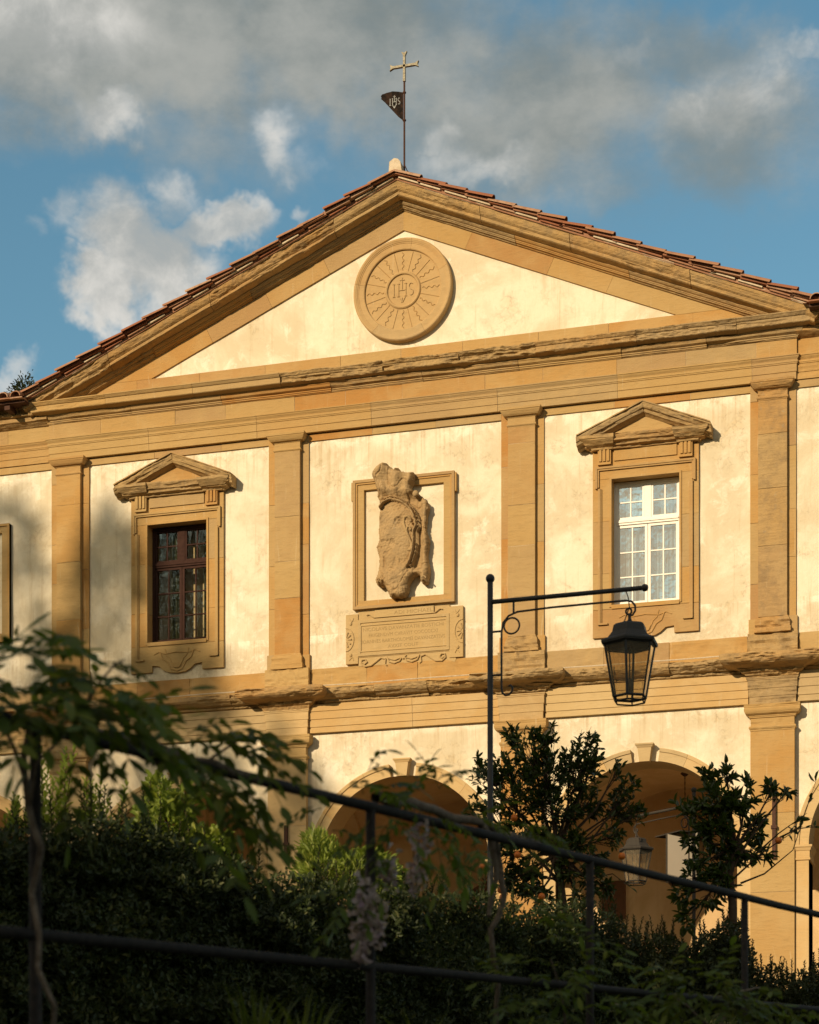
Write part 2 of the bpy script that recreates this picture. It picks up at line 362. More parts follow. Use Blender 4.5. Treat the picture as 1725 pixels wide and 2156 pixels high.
# ------------------------------------------------------------------ foliage builders
def leaf_arrays(pos, dr, nrm, L, W, fold=.25):
    """pos base, dr direction, nrm leaf normal -> verts, 2 quads per leaf"""
    n = len(pos)
    dr = dr/np.linalg.norm(dr, axis=1, keepdims=True)
    sd = np.cross(dr, nrm); sd /= (np.linalg.norm(sd, axis=1, keepdims=True)+1e-9)
    up = np.cross(sd, dr)
    L = L[:, None]; W = W[:, None]
    v = np.empty((n, 6, 3))
    v[:, 0] = pos
    v[:, 1] = pos+dr*L*.38+sd*W*.5+up*W*fold
    v[:, 2] = pos+dr*L*.75+sd*W*.36+up*W*fold*.6
    v[:, 3] = pos+dr*L-up*W*.25
    v[:, 4] = pos+dr*L*.75-sd*W*.36+up*W*fold*.6
    v[:, 5] = pos+dr*L*.38-sd*W*.5+up*W*fold
    return v.reshape(-1, 3)
def leaf_mesh(name, V):
    n = len(V)//6; me = bpy.data.meshes.new(name)
    me.vertices.add(n*6); me.vertices.foreach_set('co', V.astype(np.float32).ravel())
    b = (np.arange(n)*6)[:, None]
    f = np.concatenate([b+np.array([[0, 1, 2, 3]]), b+np.array([[0, 3, 4, 5]])], axis=1).reshape(-1)
    me.loops.add(n*8); me.loops.foreach_set('vertex_index', f.astype(np.int32))
    me.polygons.add(n*2); me.polygons.foreach_set('loop_start', (np.arange(n*2)*4).astype(np.int32))
    me.polygons.foreach_set('loop_total', np.full(n*2, 4, dtype=np.int32))
    me.update(); me.validate(); return me
def unit(n):
    a = rng.normal(size=(n, 3)); return a/np.linalg.norm(a, axis=1, keepdims=True)

# ================================================================== THE VILLA
villa = empty('villa', (0, 0, 0), 0, 'ochre and cream villa front with a tiled pediment, pilasters and an arcade', 'building')
ZPB, ZPT = 8.455, 12.25           # upper panels
P_X = [-6.0, -2.0, 2.0, 6.0]

def resample(prof, dz):
    out = [prof[0]]
    for a, b in zip(prof[:-1], prof[1:]):
        L = math.hypot(b[0]-a[0], b[1]-a[1]); k = max(1, int(math.ceil(L/dz)))
        for i in range(1, k+1): out.append((a[0]+(b[0]-a[0])*i/k, a[1]+(b[1]-a[1])*i/k))
    return out
def molding(name, x0, x1, prof, mat, parent=villa, dx=.25, dz=9, rough=.0015, ero=0.0, m0=0, m1=0, pb=None, slope=0.0,
            back=-.05, seed=0.0, th=.0, tilt=0.0, smooth=False, zc=0, wob=0.0):
    prof = resample(prof, dz)
    if pb is None: pb = min(p for p, z in prof)
    if zc == 0: zc = sum(z for p, z in prof)/len(prof)
    pr = [(back, prof[0][1])] + list(prof) + [(back, prof[-1][1])]
    nx = max(1, int(math.ceil((x1-x0)/dx)))
    v = []; np_ = len(pr)
    def rowv(t, flat=False):
        row = []
        for j, (p, z) in enumerate(pr):
            edge = j in (0, np_-1)
            q = max(p, pb) if not edge else pb
            if edge: q = max(pr[1][0] if j == 0 else pr[-2][0], pb)
            x = (x0 - m0*(q-pb))*(1-t) + (x1 + m1*(q-pb))*t
            x += tilt*(z-zc)*1.0
            pp = back if flat else p
            zz = z
            if not edge and not flat:
                if ero > 0:
                    n = .55*nz(x*1.1+seed, seed*3.1, z*7) + .35*nz(x*3.7, seed+9, z*15) + .22*nz(x*11, seed, z*30)
                    big = nz(x*.55+seed*2.3, 1.7, seed)
                    # bedded sandstone breaks back in ledges, each bed with its own depth
                    bz = (z+.012*nz(x*2.3, seed, 4)+.004*nz(x*13, seed, 1))/.052; lay = math.floor(bz)
                    led = nz(x*1.9+lay*3.7, lay*1.37+seed, seed*.7)*1.1+.45*nz(x*7+lay, lay*.77, seed)
                    a = max(0.0, n*.75 + led*.55 + th + big*.5)
                    a = (math.floor(a*5)+min(1, (a*5 % 1)*2))/5
                    top = max(p-max(back, 0.0), .0)
                    pp = p - min(ero*a*1.7, top*.66) + ero*.16*nz(x*23, z*23, seed)
                    zz += ero*.10*nz(x*4.2, 5+seed, z*6)
                pp += rough*nz(x*6, seed, z*9)*2
            if wob: zz += wob*nz(x*1.3, 3, seed)
            row.append((x, -pp, zz + slope*x))
        return row
    rows = []
    if m0: rows.append(rowv(0, True))
    for i in range(nx+1): rows.append(rowv(i/nx))
    if m1: rows.append(rowv(1, True))
    for r_ in rows: v.extend(r_)
    f = []
    for i in range(len(rows)-1):
        for j in range(np_-1):
            a = i*np_+j; f.append((a, a+1, a+np_+1, a+np_))
    if not m0: f.append(tuple(range(np_-1, -1, -1)))
    if not m1: f.append(tuple((len(rows)-1)*np_+j for j in range(np_)))
    m = MB(); m.v = v; m.f = f
    return m.build(name, mat, parent, smooth=smooth)

def joints(x0, x1, step, seed, jit=.25):
    r = random.Random(seed); xs = [x0]
    while xs[-1] + step*1.45 < x1: xs.append(xs[-1] + step*(1+r.uniform(-jit, jit)))
    xs.append(x1); return xs
def course(name, x0, x1, prof, mat, step=1.1, seed=1, gap=.003, m0=0, m1=0, dp=.003, eros=None, **k):
    r = random.Random(seed); xs = joints(x0, x1, step, seed); out = []
    if mat is not M_rough and not eros: molding('mortar_joint', x0+.02, x1-.02, [(p-.007, z-.001 if i < len(prof)/2 else z+.001) for i, (p, z) in enumerate(prof)], M_mortar, dx=3 if not k.get('slope') else 9, slope=k.get('slope', 0))
    for i, (a, b) in enumerate(zip(xs[:-1], xs[1:])):
        d = r.uniform(-dp, dp); kk = dict(k)
        if eros: kk['ero'] = eros[i % len(eros)]
        mt = mat
        if kk.get('ero', 0) > .02: kk.setdefault('dx', .03); mt = M_rough
        out.append(molding(name, a+(gap if i else 0), b-(gap if i < len(xs)-2 else 0), [(p+d, z) for p, z in prof], mt,
                 m0=m0 if i == 0 else 0, m1=m1 if i == len(xs)-2 else 0, seed=seed*1.7+i*2.13, **kk))
    return out

def grid_wall(name, x0, x1, z0, z1, y, mat, hole=None, res=.25, bumpy=.004, parent=villa):
    """front face at y with slight unevenness; hole=(xa,xb,za,zb)"""
    xs = sorted(set([x0, x1] + ([hole[0], hole[1]] if hole else [])))
    zs = sorted(set([z0, z1] + ([hole[2], hole[3]] if hole else [])))
    def sub(a):
        o = []
        for p, q in zip(a[:-1], a[1:]):
            k = max(1, int((q-p)/res)); o += [p+(q-p)*i/k for i in range(k)]
        return o+[a[-1]]
    xs = sub(xs); zs = sub(zs); m = MB()
    for z in zs:
        for x in xs: m.v.append((x, y+bumpy*nz(x*1.7, 4, z*1.7)*2, z))
    n = len(xs)
    for j in range(len(zs)-1):
        for i in range(n-1):
            if hole and hole[0]-1e-6 <= xs[i] < hole[1]-1e-6 and hole[2]-1e-6 <= zs[j] < hole[3]-1e-6: continue
            m.f.append((j*n+i, j*n+i+1, (j+1)*n+i+1, (j+1)*n+i))
    return m.build(name, mat, parent, smooth=True, fix=False)

# ---- plaster fields of the upper storey, window bays have an opening
PL = 0.02        # plaster lies this far behind the dressed stone strips
HOLE = lambda c: (c-.55, c+.55, 9.10, 11.12)
for c, h in ((-8, 0), (-4, 1), (0, 0), (4, 1), (8, 0)):
    grid_wall('plaster_field', c-1.66, c+1.66, ZPB-.05, ZPT+.03, PL, M_plaster, HOLE(c) if h else None)
# tympanum
SL = -0.4305
m = MB(); xs = np.linspace(-4.9, 4.9, 60)
for x in xs:
    top = 15.60 - abs(x)*.4305
    for k in range(8): m.v.append((x, PL+.008*nz(x*1.7, 2, k*.4), 13.5 + (max(top, 13.52)-13.5)*k/7))
for i in range(59):
    for k in range(7): m.f.append((i*8+k, (i+1)*8+k, (i+1)*8+k+1, i*8+k+1))
m.build('tympanum_plaster', M_plaster, villa, smooth=True, fix=False)

# ---- upper pilasters: backing strip, shaft stones, capital, base
def stones(name, x0, x1, z0, z1, p, step, seed, mat=M_stone, back=-.05, gap=.003, ero=0.0, dx=.25):
    r = random.Random(seed); zs = [z0]
    while zs[-1]+step*1.4 < z1: zs.append(zs[-1]+step*(1+r.uniform(-.3, .3)))
    zs.append(z1)
    if ero < .008: molding('mortar_joint', x0+.004, x1-.004, [(p-.008, z1-.01), (p-.008, z0+.01)], M_mortar, dx=9, rough=0, back=back)
    for i, (a, b) in enumerate(zip(zs[:-1], zs[1:])):
        d = r.uniform(-.003, .003)
        molding(name, x0, x1, [(p+d, b-gap), (p+d, a+gap)], M_rough if ero > .008 else mat, dz=.3 if ero == 0 else .04, rough=.002, ero=ero, back=back, seed=seed+i*1.3, dx=dx if ero == 0 else .04)
CAPU = [(.165, 12.37), (.165, 12.335), (.155, 12.33), (.150, 12.315), (.125, 12.275), (.105, 12.255), (.10, 12.25), (.10, 12.235), (.09, 12.23), (.09, 12.135), (.10, 12.13), (.108, 12.115), (.10, 12.10), (.09, 12.095), (.085, 12.08)]
CAPU = [(p+.035 if z > 12.25 else p, z) for p, z in CAPU]
BASU = [(.09, 8.73), (.10, 8.715), (.10, 8.70), (.112, 8.69), (.125, 8.665), (.13, 8.65), (.13, 8.56), (.145, 8.55), (.145, 8.47)]
for i, X in enumerate(P_X + [-10.0, 10.0]):
    sd = 30+i*7
    stones('strip_stone', X-.353, X-.222, ZPB, 12.36, .012, .95, sd)
    stones('strip_stone', X+.222, X+.353, ZPB, 12.36, .012, .95, sd+3)
    stones('pilaster_stone', X-.222, X+.222, 8.72, 12.09, .088, .86, sd+5, back=-.05, ero=.009 if X == 6 else .0035)
    e = .05 if X == 6 else .0
    molding('pilaster_capital', X-.222, X+.222, CAPU, M_rough if e else M_stone, m0=1, m1=1, pb=.085, ero=e*.6, dx=.04 if e else .25, dz=.02 if e else 9, back=.0, seed=sd)
    e = .05 if X in (6, 2) else .012
    molding('pilaster_base', X-.222, X+.222, BASU, M_rough if e > .02 else M_stone, m0=1, m1=1, pb=.085, ero=e, dx=.04, dz=.03, back=.0, seed=sd+1)
    for s in (-1, 1):
        MB().box(X+s*.30-.075, X+s*.30+.075, -.04, .05, 8.46, 8.70+random.uniform(0, .05)).build('strip_foot', M_stone, villa)
# ---- head band under the architrave
for a, b in ((-9.647, -6.353), (-5.647, -2.353), (-1.647, 1.647), (2.353, 5.647), (6.353, 9.647)):
    course('head_band_stone', a, b, [(.011, 12.36), (.011, 12.25)], M_stone, 1.25, int(a*10)+200)

# ---- upper entablature; the middle block steps forward a little
XB = 6.36
ARCH = [(.135, 12.735), (.135, 12.72), (.125, 12.715), (.120, 12.70), (.098, 12.668), (.094, 12.655), (.108, 12.652), (.108, 12.625), (.10, 12.62), (.10, 12.605), (.088, 12.60), (.088, 12.485), (.076, 12.482), (.076, 12.372)]
FRZ = [(.088, 12.985), (.088, 12.738)]
BED = [(.205, 13.118), (.205, 13.10), (.195, 13.095), (.18, 13.06), (.15, 13.045), (.135, 13.042), (.135, 13.022), (.12, 13.018), (.12, 13.0), (.105, 12.995), (.10, 12.987)]
COR = [(.20, 13.335), (.385, 13.298), (.385, 13.282), (.375, 13.275), (.355, 13.25), (.345, 13.24), (.330, 13.238), (.330, 13.150), (.318, 13.140), (.205, 13.120)]
def off(pr, d): return [(p+d, z) for p, z in pr]
course('architrave_stone', -XB, XB, ARCH, M_stone, 1.75, 5, m0=1, m1=1, pb=.076, dx=.3)
course('frieze_stone', -XB, XB, FRZ, M_stone, 1.12, 8, m0=1, m1=1, pb=.076, dx=.3)
course('bed_moulding_stone', -XB, XB, BED, M_stone, 1.6, 11, m0=1, m1=1, pb=.088, dx=.25, eros=[.03, 0.0, .012, .03, .05, .012, .045, .05], dz=.02)
course('cornice_stone', -XB, XB, COR, M_stone, 1.45, 14, m0=1, m1=1, pb=.088, eros=[.015, .0, .004, .045, .068, .06, .055, .045, .03], dz=.016, dx=.022, th=.08)
for s in (-1, 1):
    a, b = (XB+.0, 10.4) if s > 0 else (-10.4, -XB)
    o = -.045
    course('wing_architrave_stone', a, b, off(ARCH, o), M_stone, 1.3, 40+s, dx=.03, eros=[.02, .03, .0] if s < 0 else [.02, .0], dz=.04)
    course('wing_frieze_stone', a, b, off(FRZ, o), M_stone, 1.2, 44+s, dx=.3)
    course('wing_bed_stone', a, b, [(.20, 13.12), (.20, 13.06), (.13, 13.02), (.05, 12.987)], M_rough, 1.3, 47+s, dx=.05, ero=.03, dz=.03)
    course('wing_cornice_stone', a, b, off(COR, -.06), M_rough, 1.2, 51+s, dz=.04, ero=.05)
# ---- band above the horizontal cornice
course('pediment_foot_stone', -4.75, 4.75, [(.011, 13.605), (.011, 13.30)], M_stone, 1.15, 61, dx=.3)
# ---- raking members (sheared up to the apex)
def rake(name, z_prof, xa, mat, step, seed, m_end=0, eros=None, xin=0.0, **k):
    for s in (-1, 1):
        a, b = (xin, xa) if s > 0 else (-xa, -xin)
        course(name, a, b, z_prof, mat, step, seed+s, slope=-s*.4305, eros=eros, gap=.004, m0=(m_end if s < 0 else 0), m1=(m_end if s > 0 else 0), **k)
def clip_low(P, lo):
    out = []
    for i in range(len(P)):
        a, b = P[i], P[(i+1) % len(P)]
        if a[1] >= lo: out.append(a)
        if (a[1] >= lo) != (b[1] >= lo):
            t = (lo-a[1])/(b[1]-a[1]); out.append((a[0]+(b[0]-a[0])*t, lo))
    return out
for s in (-1, 1):      # flat band, cut off level by the foot band; joints square to the slope
    xs = joints(0, 5.3, 1.28, 70+s); xs[-1] = 5.6
    for i, (a, b) in enumerate(zip(xs[:-1], xs[1:])):
        k0 = .125 if i else 0; w_ = .318
        pts = [(a+(.002 if i else 0), 15.858-.4305*a), (a-k0+(.002 if i else 0), 15.858-w_-.4305*(a-k0)), (b-.125-.002, 15.858-w_-.4305*(b-.125)), (b-.002, 15.858-.4305*b)]
        pts = clip_low(pts, 13.608)
        if len(pts) < 3: continue
        if s < 0: pts = [(-x, z) for x, z in reversed(pts)]
        MB().poly(pts, -.012-random.uniform(0, .004), .06).build('raking_band_stone', M_stone, villa)
    e = [(4.753, 13.31), (5.92, 13.31), (5.235, 13.605), (4.753, 13.605)]
    if s < 0: e = [(-x, z) for x, z in reversed(e)]
    MB().poly(e, -.012, .06).build('pediment_foot_stone', M_stone, villa)
RB = [(.175, 15.955), (.175, 15.94), (.15, 15.915), (.12, 15.905), (.12, 15.89), (.105, 15.887), (.10, 15.872), (.06, 15.868), (.05, 15.852)]
rake('raking_bed_stone', RB, 5.95, M_stone, 1.9, 80, eros=[.05, .012, .03, .045], dz=.02, dx=.05)
RC = [(.18, 16.19), (.40, 16.172), (.40, 16.155), (.385, 16.10), (.36, 16.06), (.335, 16.04), (.325, 16.035), (.325, 15.985), (.30, 15.972), (.17, 15.955)]
rake('raking_cornice_stone', RC, 6.50, M_rough, 1.75, 90, m_end=1, eros=[.05, .015, .045, .012, .035], dz=.016, dx=.024, pb=.16, th=.08)
# mortar bed and verge tiles
for s in (-1, 1):
    xs = joints(0, 6.62, .5, 95+s)
    for a, b in zip(xs[:-1], xs[1:]):
        a_, b_ = (a, b) if s > 0 else (-b, -a)
        molding('verge_mortar', a_, b_, [(.39, 16.205), (.41+.02*random.random(), 16.20), (.405, 16.172)], M_mortar, slope=-s*.4305, dx=.04, rough=.008, seed=a*3+s, back=.1, wob=.012)
    sl_ = math.atan(.4305)
    nT = 17; pitch = 6.78/nT
    for i in range(nT+1):
        x = s*(i+.5)*pitch
        if abs(x) > 6.72: continue
        z = 16.262 - abs(x)*.4305
        r = random.Random(i*3+s)
        # local frame: along slope, out, up; each tile is lifted at its lower end to lie on the next one
        L = pitch/math.cos(sl_)*1.10; tl = r.uniform(.02, .05)
        ang = s*sl_
        def fr(a, o, u):          # a along the slope downwards
            ux, uz = s*math.cos(sl_), -math.sin(sl_)
            return (x+ux*a+s*math.sin(sl_)*u*1.0, -o, z+uz*a+math.cos(sl_)*u)
        # flat under tile with a turned edge, thin brick below it
        m = MB(); h = .022
        y0, y1 = .08, .50+r.uniform(-.02, .02)
        lift = .028
        pts = []
        for (a, l) in ((-L/2, .0), (L/2, lift)):
            pts += [fr(a, y0, l-.03), fr(a, y1, l-.03), fr(a, y1, l+h-.03+.02), fr(a, y1-.03, l+h-.03+.02), fr(a, y1-.035, l+h-.03), fr(a, y0, l+h-.03)]
        m.add(pts, [(0,1,2,3,4,5), (11,10,9,8,7,6)]+[(k, 6+k, 6+(k+1) % 6, (k+1) % 6) for k in range(6)])
        m.build('roof_tile', M_tile, villa)
        m = MB(); pts = []
        sh = r.uniform(-.1, .1)
        for (a, l) in ((-L*.42+sh, -.054), (L*.42+sh, -.050)):
            pts += [fr(a, y0, l), fr(a, .46, l), fr(a, .46, l+.022), fr(a, y0, l+.022)]
        m.add(pts, [(0,1,2,3), (7,6,5,4)]+[(k, 4+k, 4+(k+1) % 4, (k+1) % 4) for k in range(4)])
        m.build('eaves_brick', M_mortar if r.random() < .5 else M_tile, villa)
        # cover tile: half round barrel
        m = MB(); n = 9; rows = []
        yc = .485+r.uniform(-.02, .02); jz = r.uniform(-.010, .012); ja = r.uniform(-.035, .035)
        for a, rad, l in ((-L/2, .068, .012), (L/2, .083, .012+tl)):
            for q in (0, .013):
                for k in range(n):
                    t = math.pi*k/(n-1); rows.append(fr(a+ja, yc+math.cos(t)*(rad-q), l-.02+jz+math.sin(t)*(rad-q)*.8))
        b = 0
        fs = []
        for k in range(n-1):
            fs += [(k, k+1, 2*n+k+1, 2*n+k), (n+k, 3*n+k, 3*n+k+1, n+k+1), (k, n+k, n+k+1, k+1), (2*n+k, 2*n+k+1, 3*n+k+1, 3*n+k)]
        fs += [(0, 2*n, 3*n, n), (n-1, 2*n-1, 4*n-1, 3*n-1)]
        m.add(rows, fs); m.build('cover_tile', M_tile, villa, smooth=False)
# roof slab behind the verge
for s in (-1, 1):
    m = MB(); q = [(0, 16.235), (s*6.75, 16.235-.4305*6.75)]
    v = [(q[0][0], -.42, q[0][1]), (q[1][0], -.42, q[1][1]), (q[1][0], 9, q[1][1]), (q[0][0], 9, q[0][1])]
    v += [(a, b, c-.06) for a, b, c in v]
    m.add(v, [(0,1,2,3), (7,6,5,4), (0,4,5,1), (1,5,6,2), (2,6,7,3), (3,7,4,0)]).build('roof_slope', M_tile, villa)
# wing eaves: tiles seen from below plus timber soffit
for s in (-1, 1):
    x0 = 6.60
    for i in range(13):
        xx = s*(x0+.12+i*.235)
        m = MB(); n = 8; rows = []
        for yy, zz, rad in ((.66, 13.325, .10), (-.2, 13.60, .085)):
            for q in (0, .016):
                for k in range(n):
                    t = math.pi*k/(n-1); rows.append((xx+math.cos(t)*(rad-q), -yy, zz+math.sin(t)*(rad-q)*.9))
        fs = []
        for k in range(n-1):
            fs += [(k, k+1, 2*n+k+1, 2*n+k), (n+k, 3*n+k, 3*n+k+1, n+k+1), (k, n+k, n+k+1, k+1), (2*n+k, 2*n+k+1, 3*n+k+1, 3*n+k)]
        m.add(rows, fs).build('wing_cover_tile', M_tile, villa)
        MB().box(xx-.117, xx+.117, -.64+random.uniform(-.01, .01), .2, 13.298+.0005*i, 13.318+.0005*i).build('wing_flat_tile', M_tile, villa)
    a, b = sorted((s*x0, s*9.9))
    MB().box(a, b, -.54, .2, 13.255, 13.294).build('eaves_board', M_rust, villa)
    m = MB(); a, b = sorted((s*6.5, s*10.4))
    m.add([(a, -.5, 13.34), (b, -.5, 13.34), (b, 6, 15.3), (a, 6, 15.3)], [(0, 1, 2, 3)]).build('wing_roof_slope', M_tile, villa)
    for k in range(5):
        xx = s*(6.95+k*.6)
        MB().box(xx-.05, xx+.05, -.50, 0, 13.17, 13.253).build('rafter_end', M_rust, villa)

# ---- round sun tablet in the tympanum
DZ = 14.54; RO = .838
DC = (0.0, 0.0, DZ)
disc = MB().lathe([(.66, -.06), (.66, .040), (.645, .042), (.31, .042), (.30, .06), (.285, .072), (.265, .066), (.258, .045), (.25, .04), (.001, .04)], 72, DC, 'y').build('sun_tablet', M_disc, villa, smooth=False)
RP = [(.652, -.05), (.652, .070), (.664, .080), (.748, .081), (.75, .088), (.768, .089), (.77, .097), (.785, .100), (.80, .108), (.822, .108), (RO-.006, .098), (RO, .09), (RO, -.06)]
for a0, a1 in ((-62, 22), (22, 78), (78, 168), (168, 232), (232, 298)):
    m = MB(); N = 26; A0, A1 = R(a0)+.002, R(a1)-.002; q = len(RP)
    for i in range(N+1):
        a = A0+(A1-A0)*i/N
        for r_, h_ in RP: m.v.append((r_*math.cos(a), -h_, DZ+r_*math.sin(a)))
    for i in range(N):
        for j in range(q-1): m.f.append((i*q+j, (i+1)*q+j, (i+1)*q+j+1, i*q+j+1))
    m.f += [tuple(range(q)), tuple(N*q+j for j in range(q-1, -1, -1))]
    m.build('tablet_rim_stone', M_disc, disc)
def ridge(m, P, w_, h_):
    n = len(P); b = len(m.v)
    for i, (x, z) in enumerate(P):
        q0 = P[max(0, i-1)]; q1 = P[min(n-1, i+1)]; dx, dz = q1[0]-q0[0], q1[1]-q0[1]; L = math.hypot(dx, dz); nx_, nz_ = -dz/L*w_, dx/L*w_
        m.v += [(x+nx_, -.040, z+nz_), (x, -.042-h_, z), (x-nx_, -.040, z-nz_)]
    for i in range(n-1):
        for k in (0, 1): m.f.append((b+3*i+k, b+3*i+k+1, b+3*i+k+4, b+3*i+k+3))
for k in range(12):
    a = R(14+k*30); n = 25
    m = MB(); ridge(m, [(r*math.cos(a), DZ+r*math.sin(a)) for r in (.315, .45, .635)], .008, .010); m.build('straight_ray', M_disc, disc)
    a += R(16); P = []
    for i in range(n):
        r = .33+.29*i/(n-1); t = a+.016/r*math.sin(i/(n-1)*3.2*2*math.pi); P.append((r*math.cos(t), DZ+r*math.sin(t)))
    m = MB(); ridge(m, P, .010, .012); m.build('wavy_ray', M_disc, disc)
def ihs(name, cx, cz, h, y, mat, parent, th=.008, both=False, wdt=.030, sl=0.0):
    """I H S with a cross rising from the H and three nails below"""
    def bar(m, x0, z0, x1, z1, t):
        a = Vector((x1-x0, 0, z1-z0)); n = Vector((-a.z, 0, a.x)).normalized()*t/2
        y0, y1 = (y-th, y+th*.5) if not both else (y-th, y+th)
        v = [(cx+x0+n.x+sl*0, y0, cz+z0+n.z), (cx+x0-n.x, y0, cz+z0-n.z), (cx+x1-n.x, y0, cz+z1-n.z), (cx+x1+n.x, y0, cz+z1+n.z)]
        v += [(a_, y1, c_) for a_, b_, c_ in v]
        m.add(v, [(0,1,2,3), (7,6,5,4), (0,4,5,1), (1,5,6,2), (2,6,7,3), (3,7,4,0)])
    t = h*.055
    m = MB(); xI = -h*.72
    bar(m, xI, -h/2, xI, h/2, t*1.2)
    for zz in (-h/2, h/2): bar(m, xI-h*.10, zz, xI+h*.10, zz, t)
    m.build('letter_i', mat, parent)
    m = MB()
    for xx in (-h*.33, h*.27):
        bar(m, xx, -h/2, xx, h/2, t*1.2)
        for zz in (-h/2, h/2): bar(m, xx-h*.10, zz, xx+h*.10, zz, t)
    bar(m, -h*.33, -.02*h, h*.27, -.02*h, t)
    m.build('letter_h', mat, parent)
    m = MB(); bar(m, -.03*h, 0, -.03*h, h*.98, t*1.1); bar(m, -h*.22, h*.78, h*.17, h*.78, t); m.build('cross_mark', mat, parent)
    m = MB(); xS = h*.72; pts = []
    for i in range(15):
        q = i/14
        if q < .5: an = R(40+q*2*230); px = xS+math.cos(an)*h*.17; pz = h*.25+math.sin(an)*h*.23
        else: an = R(90-(q-.5)*2*230); px = xS+math.cos(an)*h*.17; pz = -h*.25+math.sin(an)*h*.23
        pts.append((px, pz))
    for a, b in zip(pts[:-1], pts[1:]): bar(m, a[0], a[1], b[0], b[1], t)
    m.build('letter_s', mat, parent)
    for d in (-.25, 0, .25):
        m = MB(); bar(m, d*h-.03*h, -h*.62+abs(d)*.2*h, -.03*h+d*.15*h, -h*.98, t*1.1); m.build('nail_mark', mat, parent)
ihs('monogram', -.01, DZ+.008, .205, -.041, M_disc, disc, .012)

# ---- windows of the upper storey
def ring(name, xa, xb, za, zb, w_, p, back, mat, parent, wb=None):
    """rectangular ring frame; outer rect, inset w_"""
    o = [(xa, za), (xb, za), (xb, zb), (xa, zb)]; wb = wb if wb is not None else w_
    i = [(xa+w_, za+wb), (xb-w_, za+wb), (xb-w_, zb-w_), (xa+w_, zb-w_)]
    m = MB(); v = [(x, -p, z) for x, z in o]+[(x, -p, z) for x, z in i]+[(x, -back, z) for x, z in o]+[(x, -back, z) for x, z in i]
    f = []
    for k in range(4):
        k2 = (k+1) % 4
        f += [(k, k2, 4+k2, 4+k), (k, 8+k, 8+k2, k2), (4+k, 4+k2, 12+k2, 12+k), (8+k, 12+k, 12+k2, 8+k2)]
    return m.add(v, f).build(name, mat, parent)
def window_bay(c, white):
    xa, xb, za, zb = c-.54, c+.54, 9.11, 11.11
    pz = 4.0 if white else 9.0
    # backing stones: jambs, head, apron
    r = random.Random(int(c*10)+3)
    for s in (-1, 1):
        x0, x1 = sorted((c+s*.54, c+s*.845))
        zs = [9.05, 9.62, 10.45, 11.12]
        for a, b in zip(zs[:-1], zs[1:]):
            molding('jamb_stone', x0, x1, [(.028, b-.002), (.028, a+.002)], M_stone, back=-.22, rough=.002, dz=.2, seed=a+c)
    molding('lintel_stone', c-.845, c+.845, [(.028, 11.56), (.028, 11.122)], M_stone, back=-.22, rough=.002, dz=.2, seed=c)
    # apron with curved lower edge
    pts = [(-.845, 9.045), (-.845, 8.605), (-.46, 8.605), (-.455, 8.715), (-.33, 8.70), (-.26, 8.63), (-.15, 8.585), (0, 8.57), (.15, 8.585), (.24, 8.63), (.32, 8.70), (.455, 8.715), (.46, 8.605), (.845, 8.605), (.845, 9.045), (.54, 9.045), (-.54, 9.045)]
    ap = MB().poly([(c+x, z) for x, z in pts[:15]], -.03, .06).build('window_apron', M_stone, villa)
    MB().box(c-.54, c+.54, -.055, .22, 9.046, 9.108).build('window_sill', M_stone, villa)
    # little scrolled cartouche on the apron
    m = MB(); q = [(-.30, 8.93), (-.26, 8.82), (-.17, 8.76), (-.10, 8.64), (0, 8.60), (.10, 8.64), (.17, 8.76), (.26, 8.82), (.30, 8.93)]
    m.tube([(c+x, -.035, z) for x, z in q], .013, 6); m.tube([(c+x*.72, -.034, z+.05) for x, z in q], .008, 6)
    m.tube([(c-.42, -.034, 8.90), (c-.33, -.036, 8.94), (c-.22, -.034, 8.90), (c, -.036, 8.925), (c+.22, -.034, 8.90), (c+.33, -.036, 8.94), (c+.42, -.034, 8.90)], .009, 6)
    m.poly([(c-.09, 8.74), (c-.05, 8.66), (c+.05, 8.66), (c+.09, 8.74)], -.05, -.02)
    m.build('apron_scroll', M_stone, ap)
    # architrave mouldings with ears
    ring('architrave_fillet', c-.575, c+.575, za-.035, zb+.035, .034, .046, -.02, M_stone, villa)
    m = MB()
    prof = [(-.80, 11.31), (-.80, 10.97), (-.745, 10.97), (-.745, 8.80), (-.60, 8.80), (-.60, 8.92), (-.545, 8.92)]
    t = .035
    for s in (-1, 1):
        m.box(*sorted((c+s*.80, c+s*.765)), -.072, -.01, 10.97, 11.31)
        m.box(*sorted((c+s*.764, c+s*.74)), -.058, -.01, 10.99, 11.29)
        m.box(*sorted((c+s*.755, c+s*.72)), -.068, -.01, 8.80, 10.966)
        m.box(*sorted((c+s*.719, c+s*.70)), -.054, -.01, 8.83, 10.966)
        m.box(*sorted((c+s*.755, c+s*.60)), -.0685, -.01, 8.80, 8.828)
    m.box(c-.799, c+.799, -.0725, -.01, 11.28, 11.312); m.box(c-.76, c+.76, -.0585, -.01, 11.255, 11.279)
    m.build('eared_architrave', M_stone, villa)
    # frieze panel and fluted brackets
    MB().box(c-.50, c+.50, -.052, .0, 11.395, 11.575).build('frieze_panel', M_stone, villa)
    for s in (-1, 1):
        m = MB(); x0 = c+s*.648
        m.box(x0-.105, x0+.105, -.085, .0, 11.36, 11.60)
        for k in (-1, 0, 1): m.box(x0+k*.062-.020, x0+k*.062+.020, -.108, -.08, 11.385, 11.60)
        m.box(x0-.105, x0+.105, -.095, .0, 11.335, 11.358)
        m.build('bracket', M_stone, villa)
    # broken pediment, heavily weathered
    e = .035
    low = [(.26, 11.76), (.26, 11.735), (.24, 11.70), (.23, 11.66), (.18, 11.645), (.17, 11.61), (.11, 11.595), (.10, 11.57)]
